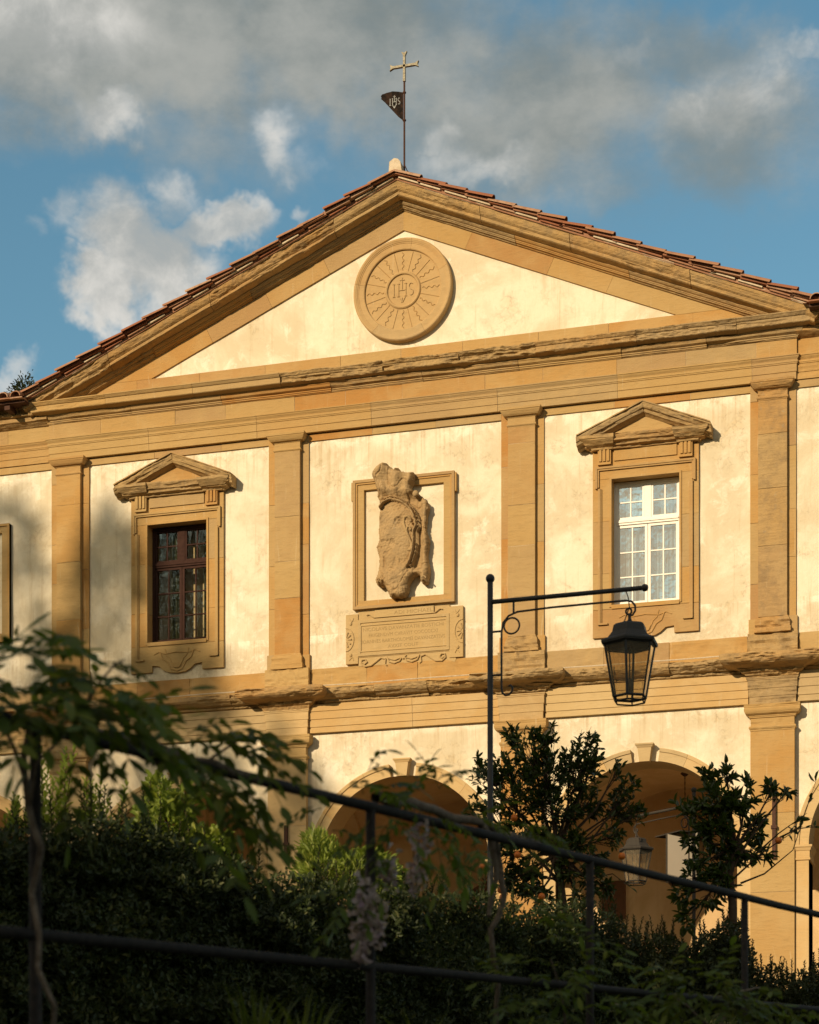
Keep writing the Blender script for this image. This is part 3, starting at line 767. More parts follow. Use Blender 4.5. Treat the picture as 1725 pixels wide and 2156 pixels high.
    molding('pediment_cornice', c-.80, c+.80, low, M_rough, m0=1, m1=1, pb=.02, ero=e, dx=.03, dz=.02, back=0, seed=c+pz, th=.1)
    for s in (-1, 1):
        for k, (x0, x1) in enumerate(((.52, .80),)):
            a, b = sorted((c+s*x0, c+s*x1))
            molding('pediment_corbel', a, b, [(.29, 11.755), (.29, 11.71), (.25, 11.67), (.20, 11.625), (.13, 11.60), (.12, 11.57)], M_rough, m0=1 if s < 0 else .25, m1=1 if s > 0 else .25, pb=.07, ero=.03, dx=.03, dz=.02, back=0, seed=c+s)
    MB().poly([(c-.58, 11.765), (c+.58, 11.765), (c, 12.05)], -.10, 0).build('pediment_field', M_stone, villa)
    for s in (-1, 1):
        a, b = (0, 1.07) if s > 0 else (-1.07, 0)
        pr = [(.10, 12.215), (.28, 12.20), (.28, 12.175), (.26, 12.12), (.24, 12.11), (.22, 12.07), (.16, 12.055), (.11, 12.03)]
        o = molding('pediment_rake', a, b, pr, M_rough, ero=.04, dx=.03, dz=.025, back=0, seed=c+s*2.2, slope=-s*.415, th=.05)
        o.location.x = c
        o = molding('pediment_capping', a*.99, b*.99, [(.12, 12.232), (.295, 12.222), (.295, 12.203)], M_core if 0 else M_rough, dx=.04, rough=.008, back=0, seed=c-s, slope=-s*.415); o.location.x = c
    # the timber window itself, set back in the opening
    mt = M_white if white else M_wood; y = .20
    win = ring('window_frame', xa, xb, za, zb, .045, -y+.03, -y-.05, mt, villa)
    g = M_glass_w if white else M_glass
    zt = 10.475
    m = MB().box(xa+.045, xb-.045, y-.035, y+.03, zt-.045, zt+.04); m.box(xa+.045, xb-.045, y-.05, y+.0, zt-.012, zt+.012); m.box(c-.055, c+.055, y-.02, y+.03, zt+.04, zb-.045)
    m.build('transom', mt, win)
    def sash(x0, x1, z0, z1, nx, nz_, fw):
        s = ring('sash', x0, x1, z0, z1, fw, -y+.012, -y-.03, mt, win, wb=fw*1.15)
        ix0, ix1, iz0, iz1 = x0+fw, x1-fw, z0+fw*1.15, z1-fw
        m = MB()
        for i in range(1, nx):
            xx = ix0+(ix1-ix0)*i/nx; m.box(xx-.010, xx+.010, y-.004, y+.02, iz0, iz1)
        for j in range(1, nz_):
            zz = iz0+(iz1-iz0)*j/nz_; m.box(ix0, ix1, y-.006, y+.018, zz-.010, zz+.010)
        m.build('glazing_bar', mt, win)
        for i in range(nx):
            for j in range(nz_):
                a0, a1 = ix0+(ix1-ix0)*i/nx, ix0+(ix1-ix0)*(i+1)/nx; b0, b1 = iz0+(iz1-iz0)*j/nz_, iz0+(iz1-iz0)*(j+1)/nz_
                t1, t2, t3 = (random.uniform(-.0014, .0014) for _ in range(3))
                MB().add([(a0, y+.008+t1, b0), (a1, y+.008+t2, b0), (a1, y+.008+t2+t3, b1), (a0, y+.008+t1+t3, b1)], [(0, 1, 2, 3)]).build('pane', g, win, fix=False)
    sash(xa+.047, c-.058, zt+.043, zb-.047, 2, 2, .030); sash(c+.058, xb-.047, zt+.043, zb-.047, 2, 2, .030)
    sash(xa+.047, c-.004, za+.047, zt-.047, 2, 3, .042); sash(c+.004, xb-.047, za+.047, zt-.047, 2, 3, .042)
    # room and curtains
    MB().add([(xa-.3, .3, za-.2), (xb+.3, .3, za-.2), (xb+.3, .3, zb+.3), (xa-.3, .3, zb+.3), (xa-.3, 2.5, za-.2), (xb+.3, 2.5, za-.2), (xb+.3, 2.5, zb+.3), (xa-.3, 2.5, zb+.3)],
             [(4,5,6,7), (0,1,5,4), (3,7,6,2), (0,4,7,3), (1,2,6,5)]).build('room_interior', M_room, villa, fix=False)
    cm_ = M_wcurt if white else M_curt
    spans = [(xa, c-.02), (c+.02, xb)] if white else [(c-.26, c-.06), (c+.33, xb+.02)]
    for (a, b) in spans:
        m = MB(); n = 40
        for i in range(n+1):
            x = a+(b-a)*i/n; yy = .36+.03*math.sin(i*1.5+c)+.012*math.sin(i*.7)
            m.v += [(x, yy, za-.1), (x, yy+.01, zb+.1)]
        for i in range(n): m.f.append((2*i, 2*i+2, 2*i+3, 2*i+1))
        m.build('curtain', cm_, villa, smooth=True, fix=False)
    # reveals are the jamb stones' depth; dark lining behind them
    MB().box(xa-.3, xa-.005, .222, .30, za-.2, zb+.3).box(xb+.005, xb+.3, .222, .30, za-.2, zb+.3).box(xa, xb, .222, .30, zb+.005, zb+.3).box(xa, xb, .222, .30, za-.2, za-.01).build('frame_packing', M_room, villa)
window_bay(-4.005, False); window_bay(4.0, True)
# wing niche frame at the left edge and its twin
for c in (-8.0, 8.0):
    ring('niche_frame', c-.86, c+.86, 9.33, 11.38, .15, .045, -.03, M_stone, villa); ring('niche_frame_lip', c-.86, c+.86, 9.33, 11.38, .04, .07, -.02, M_stone, villa)

# ---- central framed field with the carved shield
for (a, b, z0, z1) in ((-.855, .875, 9.375, 9.51), (-.855, .875, 11.335, 11.495)):
    molding('frame_rail', a, b, [(.04, z1), (.04, z0)], M_stone, dz=.2, rough=.003, seed=z0)
for (a, b) in ((-.855, -.675), (.69, .875)):
    molding('frame_stile', a, b, [(.0395, 11.334), (.0395, 9.511)], M_stone, dz=.3, rough=.003, seed=a)
ring('frame_lip', -.857, .877, 9.372, 11.497, .045, .075, -.0, M_stone, villa); ring('frame_lip', -.812, .832, 9.417, 11.452, .028, .058, -.0, M_stone, villa)
for s, x in ((-1, -.857), (1, .877)):
    MB().box(*sorted((x, x+s*.03)), -.06, .02, 11.17, 11.47).build('frame_ear', M_stone, villa)

OUT = [(-0.296, 11.702), (-0.24, 11.69), (-0.221, 11.652), (-0.183, 11.637), (-0.151, 11.603), (-0.107, 11.581), (-0.088, 11.603), (-0.044, 11.593), (-0.038, 11.544), (0.031, 11.519), (0.219, 11.5), (0.213, 11.411), (0.2, 11.352), (0.156, 11.285), (0.156, 11.237), (0.213, 11.195), (0.206, 11.148), (0.282, 11.164), (0.344, 11.11), (0.381, 11.071), (0.431, 11.006), (0.456, 10.932), (0.438, 10.85), (0.413, 10.781), (0.413, 10.697), (0.4, 10.578), (0.431, 10.467), (0.456, 10.417), (0.444, 10.275), (0.425, 10.157), (0.438, 10.06), (0.469, 9.925), (0.463, 9.854), (0.444, 9.748), (0.438, 9.689), (0.357, 9.689), (0.319, 9.746), (0.319, 9.818), (0.257, 9.848), (0.206, 9.828), (0.144, 9.761), (0.113, 9.692), (0.106, 9.584), (0.056, 9.492), (-0.019, 9.48), (-0.095, 9.499), (-0.151, 9.479), (-0.189, 9.512), (-0.221, 9.599), (-0.259, 9.675), (-0.309, 9.739), (-0.309, 9.715), (-0.391, 9.698), (-0.429, 9.749), (-0.448, 9.823), (-0.417, 9.869), (-0.391, 10.048), (-0.385, 10.168), (-0.423, 10.304), (-0.436, 10.353), (-0.385, 10.469), (-0.398, 10.591), (-0.391, 10.771), (-0.385, 10.891), (-0.366, 10.986), (-0.379, 11.108), (-0.41, 11.171), (-0.404, 11.231), (-0.423, 11.329), (-0.442, 11.415), (-0.486, 11.504), (-0.48, 11.552), (-0.436, 11.608), (-0.36, 11.66)]
RIM = [(-0.347, 10.971), (-0.297, 11.039), (-0.233, 11.069), (-0.164, 11.084), (-0.082, 11.064), (0.005, 11.034), (0.093, 10.978), (0.168, 10.899), (0.225, 10.798), (0.256, 10.699), (0.266, 10.602), (0.225, 10.528), (0.225, 10.342), (0.2, 10.177), (0.162, 10.06), (0.093, 9.928)]
def inpoly(x, z, P):
    c = False; j = len(P)-1
    for i in range(len(P)):
        xi, zi = P[i]; xj, zj = P[j]
        if (zi > z) != (zj > z) and x < (xj-xi)*(z-zi)/(zj-zi)+xi: c = not c
        j = i
    return c
def segdist(x, z, P, closed=True):
    d = 9; n = len(P)
    for i in range(n if closed else n-1):
        a = P[i]; b = P[(i+1) % n]; dx, dz = b[0]-a[0], b[1]-a[1]
        t = max(0, min(1, ((x-a[0])*dx+(z-a[1])*dz)/(dx*dx+dz*dz+1e-12)))
        d = min(d, math.hypot(x-a[0]-dx*t, z-a[1]-dz*t))
    return d
SHIELD = RIM + [(0.0, 9.86), (-.10, 9.84), (-.22, 9.95), (-.30, 10.2), (-.36, 10.55), (-.37, 10.85)]
def sm_(a, b, x):
    t = max(0.0, min(1.0, (x-a)/(b-a))); return t*t*(3-2*t)
def relief(x, z):
    de = segdist(x, z, OUT); edge = 1-math.exp(-de/.03)
    h = .085+.05*edge
    if x > .12: h = .055+.03*edge+.12*sm_(.29, .42, x)*(.6+.4*edge)       # hollow channel and rolled outer edge
    elif x < -.30: h = .10+.07*edge
    dr = segdist(x, z, RIM, False)
    if inpoly(x, z, SHIELD):
        e = ((x+.06)/.34)**2+((z-10.48)/.72)**2; ds = segdist(x, z, SHIELD)
        h = .15+.12*math.sqrt(max(0, 1-e*.85))*(.55+.45*(1-math.exp(-ds/.05)))
        er = nz(x*5+3, 2.2, z*5)+.35*sm_(10.2, 10.6, z)-.25
        if er > 0:                                   # spalled patch, broken surface
            h -= .028*min(1, er*7); h += .014*nz(x*22, 1, z*30)+.009*nz(x*48, 3, z*60)
        h -= .016*sm_(.25, .5, nz(x*6, 8, z*3.5))
    if z > 9.97 and x > -.37: h = max(h, .265*math.exp(-(dr/.026)**4), .215*math.exp(-((dr-.045)/.012)**4) if (x > 0 or z > 11.04) and not inpoly(x, z, SHIELD) else 0)
    if -.31 < x < .20:
        t = sm_(10.08, 9.80, z); h = h*(1-t)+(.17+.10*edge+.016*nz(x*18, 5, z*18)+.010*nz(x*40, 2, z*40))*t
    if x > .20 or x < -.27:
        t = sm_(9.98, 9.86, z); h = h*(1-t)+(.12+.11*edge+.010*nz(x*20, 5, z*20))*t
    k = sm_(11.04, 11.24, z)
    if k > 0:                                        # ragged mantling spread over the shield
        an = math.atan2(x+.10, z-11.0); f = math.sin(an*9+1.2*math.sin(z*9)); rr_ = math.hypot(x+.10, z-11.0)
        m_ = .15+.13*edge+.030*f*min(1, rr_*2.5)+.07*sm_(11.35, 11.68, z)*edge+.035*sm_(.08, .21, x)+.016*nz(x*9, 9, z*9)
        h = h*(1-k)+m_*k
    cr_ = abs(nz(x*5.5+1, 2, z*3.0)); cr2 = abs(nz(x*9, 7, z*6.5+4))
    if not inpoly(x, z, SHIELD) or z < 9.95: h -= .030*max(0, 1-cr_/.05)+.016*max(0, 1-cr2/.05)
    else: h -= .012*max(0, 1-cr_/.04)
    h += .006*nz(x*30, 3, z*30)+.004*nz(x*60, 3, z*60)
    return max(.045, h)
def relief_obj(name, outline, hf, res, mat, parent, y0=0.0):
    xs0 = min(p[0] for p in outline); xs1 = max(p[0] for p in outline); zs0 = min(p[1] for p in outline); zs1 = max(p[1] for p in outline)
    nx = int((xs1-xs0)/res)+2; nzz = int((zs1-zs0)/res)+2
    cell = {}
    for j in range(nzz):
        for i in range(nx):
            if inpoly(xs0+(i+.5)*res, zs0+(j+.5)*res, outline): cell[(i, j)] = 1
    vid = {}; m = MB()
    def gv(i, j, bk=False):
        k = (i, j, bk)
        if k not in vid:
            x, z = xs0+i*res, zs0+j*res
            # pull border vertices a little for a smooth outline
            vid[k] = len(m.v); m.v.append((x, y0 if bk else y0-hf(x, z), z))
        return vid[k]
    for (i, j) in cell:
        m.f.append((gv(i, j), gv(i+1, j), gv(i+1, j+1), gv(i, j+1)))
        for (di, dj, a, b) in ((-1, 0, (i, j+1), (i, j)), (1, 0, (i+1, j), (i+1, j+1)), (0, -1, (i, j), (i+1, j)), (0, 1, (i+1, j+1), (i, j+1))):
            if (i+di, j+dj) not in cell: m.f.append((gv(*a), gv(*b), gv(*b, True), gv(*a, True)))
    me = m.mesh(name, smooth=True)
    o = place(name, me, parent, mat)
    bm = bmesh.new(); bm.from_mesh(me)
    for _ in range(2):
        bv = [v for v in bm.verts if v.co.y > y0-.001 or any(abs((e.other_vert(v)).co.y-y0) < 1e-4 for e in v.link_edges)]
        bmesh.ops.smooth_vert(bm, verts=bv, factor=.5, use_axis_x=True, use_axis_y=False, use_axis_z=True)
    bm.to_mesh(me); bm.free()
    return o
shield = relief_obj('carved_shield', OUT, relief, .0095, M_carve, villa)
HK = [(0.186, 10.687), (0.174, 10.736), (0.13, 10.778), (0.08, 10.762), (0.059, 10.711), (0.068, 10.65), (0.099, 10.575), (0.124, 10.501), (0.161, 10.414), (0.193, 10.327), (0.196, 10.255), (0.174, 10.221), (0.13, 10.231)]
m = MB(); m.tube([(x, -relief(x, z)-.005, z) for x, z in HK], [.014, .022, .024, .024, .024, .024, .024, .023, .022, .021, .020, .018, .012], 8)
m.tube([(x, -relief(x, z)-.005, z) for x, z in [(0.186, 10.543), (0.174, 10.586), (0.143, 10.601), (0.124, 10.573), (0.136, 10.5)]], .017, 8)
m.ball((.19, -.26, 10.68), .024, 8); m.ball((.19, -.26, 10.545), .02, 8)
m.build('shield_scroll', M_carve, shield, smooth=True)
for (x, z) in ((.385, 9.74), (-.37, 9.77)):
    m = MB(); m.tube([(x+(.055-.010*k)*math.cos(k*1.0), -relief(x, z)-.01, z+(.055-.010*k)*math.sin(k*1.0)) for k in np.linspace(0, 5, 22)], .013, 6); m.build('carved_volute', M_carve, shield, smooth=True)
m = MB()
for (x, z) in ((.255, 10.83), (.278, 10.76), (.293, 10.69), (.30, 10.62), (.225, 10.90)): m.ball((x, -.225, z), .011, 8)
m.build('rim_beads', M_carve, shield, smooth=True)
m = MB(); m.ball((.262, -.20, 11.135), .055, 12); m.ball((.40, -.14, 10.99), .05, 10); m.ball((.43, -.13, 10.90), .035, 10); m.build('ribbon_knot', M_carve, shield, smooth=True)

# ---- inscription tablet
tab = MB()
tab.box(-.985, -.775, -.045, .03, 8.485, 9.30); tab.box(.785, 1.015, -.045, .03, 8.472, 9.30)
tab.box(-.775, .785, -.040, .03, 8.585, 9.205); tab.box(-.775, .785, -.026, .03, 9.206, 9.335)
M_plq = stone_mat('tablet_stone', [(.45, .32, .15), (.46, .325, .15), (.45, .31, .14), (.49, .36, .19)], .35)
TAB = tab.build('inscription_tablet', M_plq, villa)
ring('tablet_lip', -.775, .785, 8.60, 9.19, .045, .056, .03, M_plq, TAB); ring('field_lip', -.735, .745, 8.668, 9.112, .018, .053, .03, M_plq, TAB)
MB().box(-.48, .525, -.058, .03, 9.215, 9.335).build('title_plate', M_plq, TAB)
for s, cx_ in ((-1, -.985), (1, 1.015)):
    m = MB(); R0 = .19
    x_ = cx_ - s*.0
    pts = [(x_, 8.89-R0)] + [(x_-s*R0*.72*math.sin(math.pi*k/12), 8.89-R0*math.cos(math.pi*k/12)) for k in range(1, 12)] + [(x_, 8.89+R0)]
    m.tube([(x, -.05, z) for x, z in pts], .010, 6)
    for k in range(5):
        a = R(-70+k*35); m.tube([(x_-s*.03*math.cos(a), -.05, 8.89+.04*math.sin(a)), (x_-s*.10*math.cos(a), -.055, 8.89+.13*math.sin(a))], [.008, .014], 5)
    m.build('tablet_rosette', M_plq, TAB)
    for zz, q in ((9.18, -1), (8.60, 1)):
        m = MB(); cxx = cx_-s*.105
        m.ball((cxx+s*.02, -.045, zz+q*.03), .028, 8, 1.2); m.tube([(cxx, -.048, zz+q*.0), (cxx-s*.03, -.05, zz-q*.06)], [.012, .006], 6); m.tube([(cxx, -.048, zz), (cxx+s*.05, -.05, zz-q*.06)], [.010, .005], 6)
        m.build('tablet_flower', M_plq, TAB)
    m = MB(); q0 = s*.56+.02
    m.tube([(q0+s*t*.18, -.05, 9.25+.03*math.sin(t*5)) for t in np.linspace(-.5, .5, 9)], .009, 6); m.build('tablet_scroll', M_plq, TAB)
m = MB()
def wav(pts, r): m.tube([(x, -.045, z) for x, z in pts], r, 6)
for s in (-1, 1):
    wav([(s*.70, 8.50), (s*.66, 8.47), (s*.62, 8.50), (s*.65, 8.545), (s*.71, 8.54), (s*.72, 8.48), (s*.66, 8.43), (s*.55, 8.44), (s*.46, 8.50), (s*.38, 8.555), (s*.30, 8.53)], .014)
    wav([(s*.28, 8.56), (s*.24, 8.48), (s*.15, 8.45), (s*.06, 8.48), (s*.02, 8.54)], .013)
    wav([(s*.27, 8.55), (s*.22, 8.52), (s*.14, 8.50), (s*.05, 8.53)], .009)
    wav([(s*.30, 8.53), (s*.31, 8.44), (s*.28, 8.42)], .011)
m.poly([(-.06, 8.565), (0, 8.50), (.06, 8.565)], -.055, .0)
m.build('tablet_garland', M_plq, TAB)
MB().poly([(-.77, 8.60), (-.77, 8.44), (.76, 8.44), (.80, 8.40), (.87, 8.40), (.90, 8.45), (.78, 8.60)], -.028, .03).build('tablet_apron', M_plq, TAB)
M_ins = simple('shade_toned_inscription', (.39, .275, .13), .95, 0, .05, .2)  # darker letter colour stands in for the shade inside engraved strokes
def text(s, x, z, size, y, parent, w_=None, name='inscription_line'):
    cu = bpy.data.curves.new('txt', 'FONT'); cu.body = s; cu.size = size; cu.align_x = 'CENTER'; cu.extrude = .001; cu.resolution_u = 3
    o = bpy.data.objects.new('txt', cu); COL.objects.link(o); bpy.context.view_layer.update()
    me = bpy.data.meshes.new_from_object(o.evaluated_get(bpy.context.evaluated_depsgraph_get())); bpy.data.objects.remove(o)
    xs_ = [v.co.x for v in me.vertices]; wd = max(xs_)-min(xs_); k = (w_/wd) if w_ else 1
    me.transform(Matrix.Translation((x, y, z)) @ Matrix.Rotation(R(90), 4, 'X') @ Matrix.Scale(k, 4, (1, 0, 0)))
    return tag(place(name, me, parent, M_ins), kind='stuff')
text('ADI MICHAEL', .18, 9.245, .085, -.0592, TAB, .66)
text('NICOLAVS DAVANZATIE BOSTICHI', .0, 9.005, .082, -.0412, TAB, 1.38)
text('ERIGENDVM CVRAVIT COCCCCXI', .0, 8.905, .082, -.0412, TAB, 1.18)
text('IOANNES BARTHOLOMEI DAVANZATIVS', .0, 8.805, .082, -.0412, TAB, 1.42)
text('AVXIT COLIT', .0, 8.71, .078, -.0412, TAB, .52)

# ================================================================== LOWER STOREY
# pedestal course between the two orders
PED = [(.03, 8.452), (.03, 8.085)]
for a, b in ((-9.6, -6.41), (-5.60, -2.40), (-1.60, 1.60), (2.40, 5.60), (6.40, 9.6)):
    course('pedestal_stone', a, b, PED, M_stone, .95, int(a*7)+301, dx=.05, dz=.05, rough=.005, eros=[.012, .006, .015])
for i, X in enumerate(P_X + [-10, 10]):
    molding('pedestal_block', X-.385, X+.385, [(.125, 8.468), (.125, 8.085)], M_rough if X > 0 else M_stone, dx=.04, dz=.04, ero=.045, rough=.004, seed=X+70, m0=.01, m1=.01, pb=.1, back=0)
# broken string cornice
SC_ = [(.02, 8.10), (.27, 8.075), (.30, 8.06), (.30, 8.00), (.275, 7.965), (.25, 7.955), (.20, 7.92), (.13, 7.905), (.12, 7.87), (.09, 7.86), (.07, 7.845)]
SP_ = [(.10, 8.105), (.48, 8.09), (.52, 8.06), (.52, 7.99), (.49, 7.955), (.44, 7.93), (.30, 7.91), (.24, 7.885), (.22, 7.85), (.17, 7.83), (.15, 7.78), (.125, 7.755)]
for a, b in ((-9.5, -6.50), (-5.50, -2.46), (-1.54, 1.54), (2.46, 5.50), (6.5, 9.5)):
    course('string_cornice_stone', a, b, SC_, M_rough, 1.15, int(a*9)+400, dx=.022, dz=.014, eros=[.07, .04, .08, .05], th=.08)
for i, X in enumerate(P_X + [-10, 10]):
    molding('string_cornice_break', X-.37, X+.37, SP_, M_rough, dx=.022, dz=.014, ero=.085, th=.05, m0=1, m1=1, pb=.12, back=0, seed=i*3.7+2, tilt=0)
# thin pale flashing line on top
for a, b in ((-5.4, 5.4),):
    xs = np.linspace(a, b, 70); m = MB()
    m.tube([(x, -.27+.03*nz(x, 1, 1), 8.108+.012*nz(x*.8, 2, 2)) for x in xs], .010, 5); m.build('lead_flashing', M_mortar, villa)
LF = [(.085, 7.85), (.085, 7.737), (.070, 7.733), (.070, 7.610), (.055, 7.606), (.055, 7.484), (.040, 7.480), (.040, 7.390)]
for a, b in ((-9.62, -6.38), (-5.62, -2.38), (-1.62, 1.62), (2.38, 5.62), (6.38, 9.62)):
    course('fascia_stone', a, b, LF, M_stone if 0 else M_pale, 1.6, int(a*3)+500, dx=.3)
LFP = [(.150, 7.78), (.150, 7.762), (.140, 7.755), (.140, 7.737), (.13, 7.733), (.13, 7.610), (.118, 7.606), (.118, 7.484), (.108, 7.480), (.108, 7.352)]
CAPL = [(.20, 7.35), (.20, 7.305), (.195, 7.30), (.20, 7.27), (.195, 7.24), (.18, 7.21), (.15, 7.192), (.135, 7.19), (.135, 7.172), (.125, 7.17), (.125, 7.152), (.105, 7.148), (.105, 7.03), (.125, 7.022), (.135, 7.0), (.125, 6.978), (.115, 6.972), (.112, 6.95)]
for i, X in enumerate(P_X + [-10, 10]):
    e = .045 if X == 6 else .012
    molding('fascia_break', X-.36, X+.36, LFP, M_rough if X == 6 else M_pale, m0=1, m1=1, pb=.108, back=.0, dx=.04, dz=.03, ero=e*.6, seed=i+.5)
    molding('lower_capital', X-.335, X+.335, CAPL, M_stone, m0=1, m1=1, pb=.105, back=.0, dx=.04, dz=.02, ero=.02 if X == 6 else .008, seed=i+4.5)
    stones('lower_pilaster_stone', X-.338, X+.338, 2.3, 6.948, .108, 1.05, 610+i, M_pale if X < 0 else M_stone, back=0)
# arcade wall: plaster over the arches, soffits, archivolts, keystones, imposts
ZC, RI, RE, TW = 5.15, 1.45, 1.655, .58
for c in (-8, -4, 0, 4, 8):
    m = MB(); xs = np.concatenate([[-2.0, -1.8], c*0+RI*np.cos(np.linspace(math.pi, 0, 41)), [1.8, 2.0]])
    cols = []
    for x in xs:
        zb = ZC+math.sqrt(max(0, RI*RI-x*x)) if abs(x) <= RI else ZC
        for k in range(7): m.v.append((c+x, .03+.004*nz((c+x)*1.7, 1, k), zb+(7.42-zb)*k/6))
    n = len(xs)
    for i in range(n-1):
        for k in range(6): m.f.append((i*7+k, (i+1)*7+k, (i+1)*7+k+1, i*7+k+1))
    m.build('arcade_plaster', M_plaster, villa, smooth=False, fix=False)
    for s in (-1, 1):           # pier below the springing and its inner jamb
        a, b = sorted((c+s*RI, c+s*2.0))
        MB().add([(a, .03, 2.2), (b, .03, 2.2), (b, .03, ZC), (a, .03, ZC)], [(0, 1, 2, 3)]).build('pier_face', M_plaster, villa, fix=False)
        x = c+s*RI
        MB().add([(x, .0, 2.2), (x, TW, 2.2), (x, TW, ZC), (x, .0, ZC)], [(0, 1, 2, 3)]).build('pier_jamb', M_pale, villa, fix=False)
    m = MB(); N = 40
    for i in range(N+1):
        a = math.pi*i/N; m.v += [(c+RI*math.cos(a), -.03, ZC+RI*math.sin(a)), (c+RI*math.cos(a), TW, ZC+RI*math.sin(a))]
    for i in range(N): m.f.append((2*i, 2*i+1, 2*i+3, 2*i+2))
    m.build('arch_soffit', M_pale, villa, smooth=True, fix=False)
    # archivolt voussoirs
    nv = 11
    for k in range(nv):
        if k == nv//2: continue
        a0, a1 = math.pi*k/nv+.0012, math.pi*(k+1)/nv-.0012; m = MB(); seg = 6
        prof = [(RI, -.0), (RI, -.055), (RE-.06, -.055), (RE-.058, -.075), (RE-.012, -.082), (RE, -.075), (RE, .04)]
        for i in range(seg+1):
            a = a0+(a1-a0)*i/seg
            for r_, y_ in prof: m.v.append((c+r_*math.cos(a), y_, ZC+r_*math.sin(a)))
        q = len(prof)
        for i in range(seg):
            for j in range(q-1): m.f.append((i*q+j, (i+1)*q+j, (i+1)*q+j+1, i*q+j+1))
        m.f += [tuple(range(q)), tuple(seg*q+j for j in range(q-1, -1, -1))]
        m.build('voussoir', M_pale, villa)
    k = MB().poly([(c-.082, ZC+RI-.02), (c+.082, ZC+RI-.02), (c+.110, 6.80), (c-.110, 6.80)], -.125, .05)
    ks = k.build('keystone', M_pale, villa)
    molding('keystone_cap', c-.112, c+.112, [(.145, 6.866), (.145, 6.845), (.132, 6.832), (.118, 6.805)], M_pale, ks, m0=1, m1=1, pb=.11, back=0)
    for s in (-1, 1):
        a, b = sorted((c+s*(RI-.0), c+s*(RE)))
        molding('impost', a, b, [(.105, 5.155), (.105, 5.125), (.09, 5.11), (.075, 5.07), (.065, 5.065), (.065, 4.96), (.075, 4.955), (.075, 4.925), (.055, 4.92)], M_pale, m0=1, m1=1, pb=.05, back=-TW, dx=.1)
        molding('impost_pier', a, b, [(.052, 4.92), (.052, 2.25)], M_pale, back=-TW, seed=c+s)
# solid dark core so that no light leaks through behind the facing
MB().box(-10.3, 10.3, .60, .66, 6.9, 13.4).build('inner_wall', M_inner, villa)
# hidden thickness of the facade above the arcade
MB().box(-10.3, 10.3, .06, .6, 7.40, 8.6).build('wall_core', M_inner, villa)

# ---- portico interior: groin vaults, back wall, floor
YB = 3.75; RV = 1.78
for c in (-8, -4, 0, 4, 8):
    m = MB(); n = 28; xs = np.linspace(-2, 2, n); ys = np.linspace(TW, YB, n); yc = (TW+YB)/2; ry = (YB-TW)/2
    for y in ys:
        for x in xs:
            h1 = math.sqrt(max(0, RV**2-x*x)) if abs(x) < RV else 0
            q = (y-yc)/ry*RV; h2 = math.sqrt(max(0, RV**2-q*q))
            m.v.append((c+x, y, ZC-.02+max(h1, h2)*.97))
    for j in range(n-1):
        for i in range(n-1): m.f.append((j*n+i, j*n+i+1, (j+1)*n+i+1, (j+1)*n+i))
    m.build('groin_vault', M_inner, villa, smooth=True, fix=False)
    for s in (1,):              # transverse arch band and wall pier
        m = MB(); N = 24
        for i in range(N+1):
            a = math.pi*i/N; yy = yc-ry*math.cos(a); zz = ZC-.10+RV*.97*math.sin(a)
            m.v += [(c+2-.17, yy, zz), (c+2+.17, yy, zz), (c+2-.17, yy, zz+.2), (c+2+.17, yy, zz+.2)]
        for i in range(N):
            b = 4*i; m.f += [(b, b+1, b+5, b+4), (b, b+4, b+6, b+2), (b+1, b+3, b+7, b+5)]
        m.build('transverse_arch', M_inner, villa, smooth=False, fix=False)
        m = MB().box(c+2-.19, c+2+.19, YB-.12, YB, 2.2, 5.05); m.box(c+2-.25, c+2+.25, YB-.18, YB, 5.05, 5.17); m.build('wall_pier', M_pale, villa)
grid_wall('portico_back_wall', -10, 10, 2.2, 7.2, YB, M_inner, None, .5)
MB().box(-10, 10, -.6, YB+.3, 2.05, 2.2).build('portico_floor', M_grav, villa)
# arched door in the back wall, wooden canopy and pale wall cupboard seen in the arches
m = MB(); N = 16; rr_ = .42
pts = [(5.12+rr_*math.cos(math.pi*i/N), 4.35+rr_*math.sin(math.pi*i/N)) for i in range(N+1)] + [(5.12-rr_, 2.2), (5.12+rr_, 2.2)]
MB().poly(pts, YB-.05, YB-.004).build('arched_door', M_door, villa)
MB().poly([(.1, 5.12), (1.78, 5.12), (1.78, 5.95)], YB-.35, YB-.01).build('door_canopy', M_door, villa)
MB().box(.0, 1.78, YB-.45, YB-.05, 4.85, 4.98).build('canopy_beam', M_door, villa)
MB().box(2.55, 2.98, YB-.06, YB-.005, 4.6, 5.28).build('shutter_leaf', M_door, villa)

# iron tie-bar anchors on the piers
for X, z0, z1 in ((-2.0, 5.28, 5.86), (6.03, 4.95, 6.05)):
    a = empty('tie_bar_anchor', (X, -.11, z0), 0, 'rusty iron anchor bar on the ' + ('pier left of the middle arch' if X < 0 else 'right pier beside the smaller orange tree'), 'anchor bar', 'iron wall anchors')
    MB().box(-.028, .028, -.06, -.01, 0, z1-z0).build('bar', M_rust, a)
    MB().box(-.045, .045, -.075, .0, (z1-z0)*.42, (z1-z0)*.42+.05).build('collar', M_rust, a)

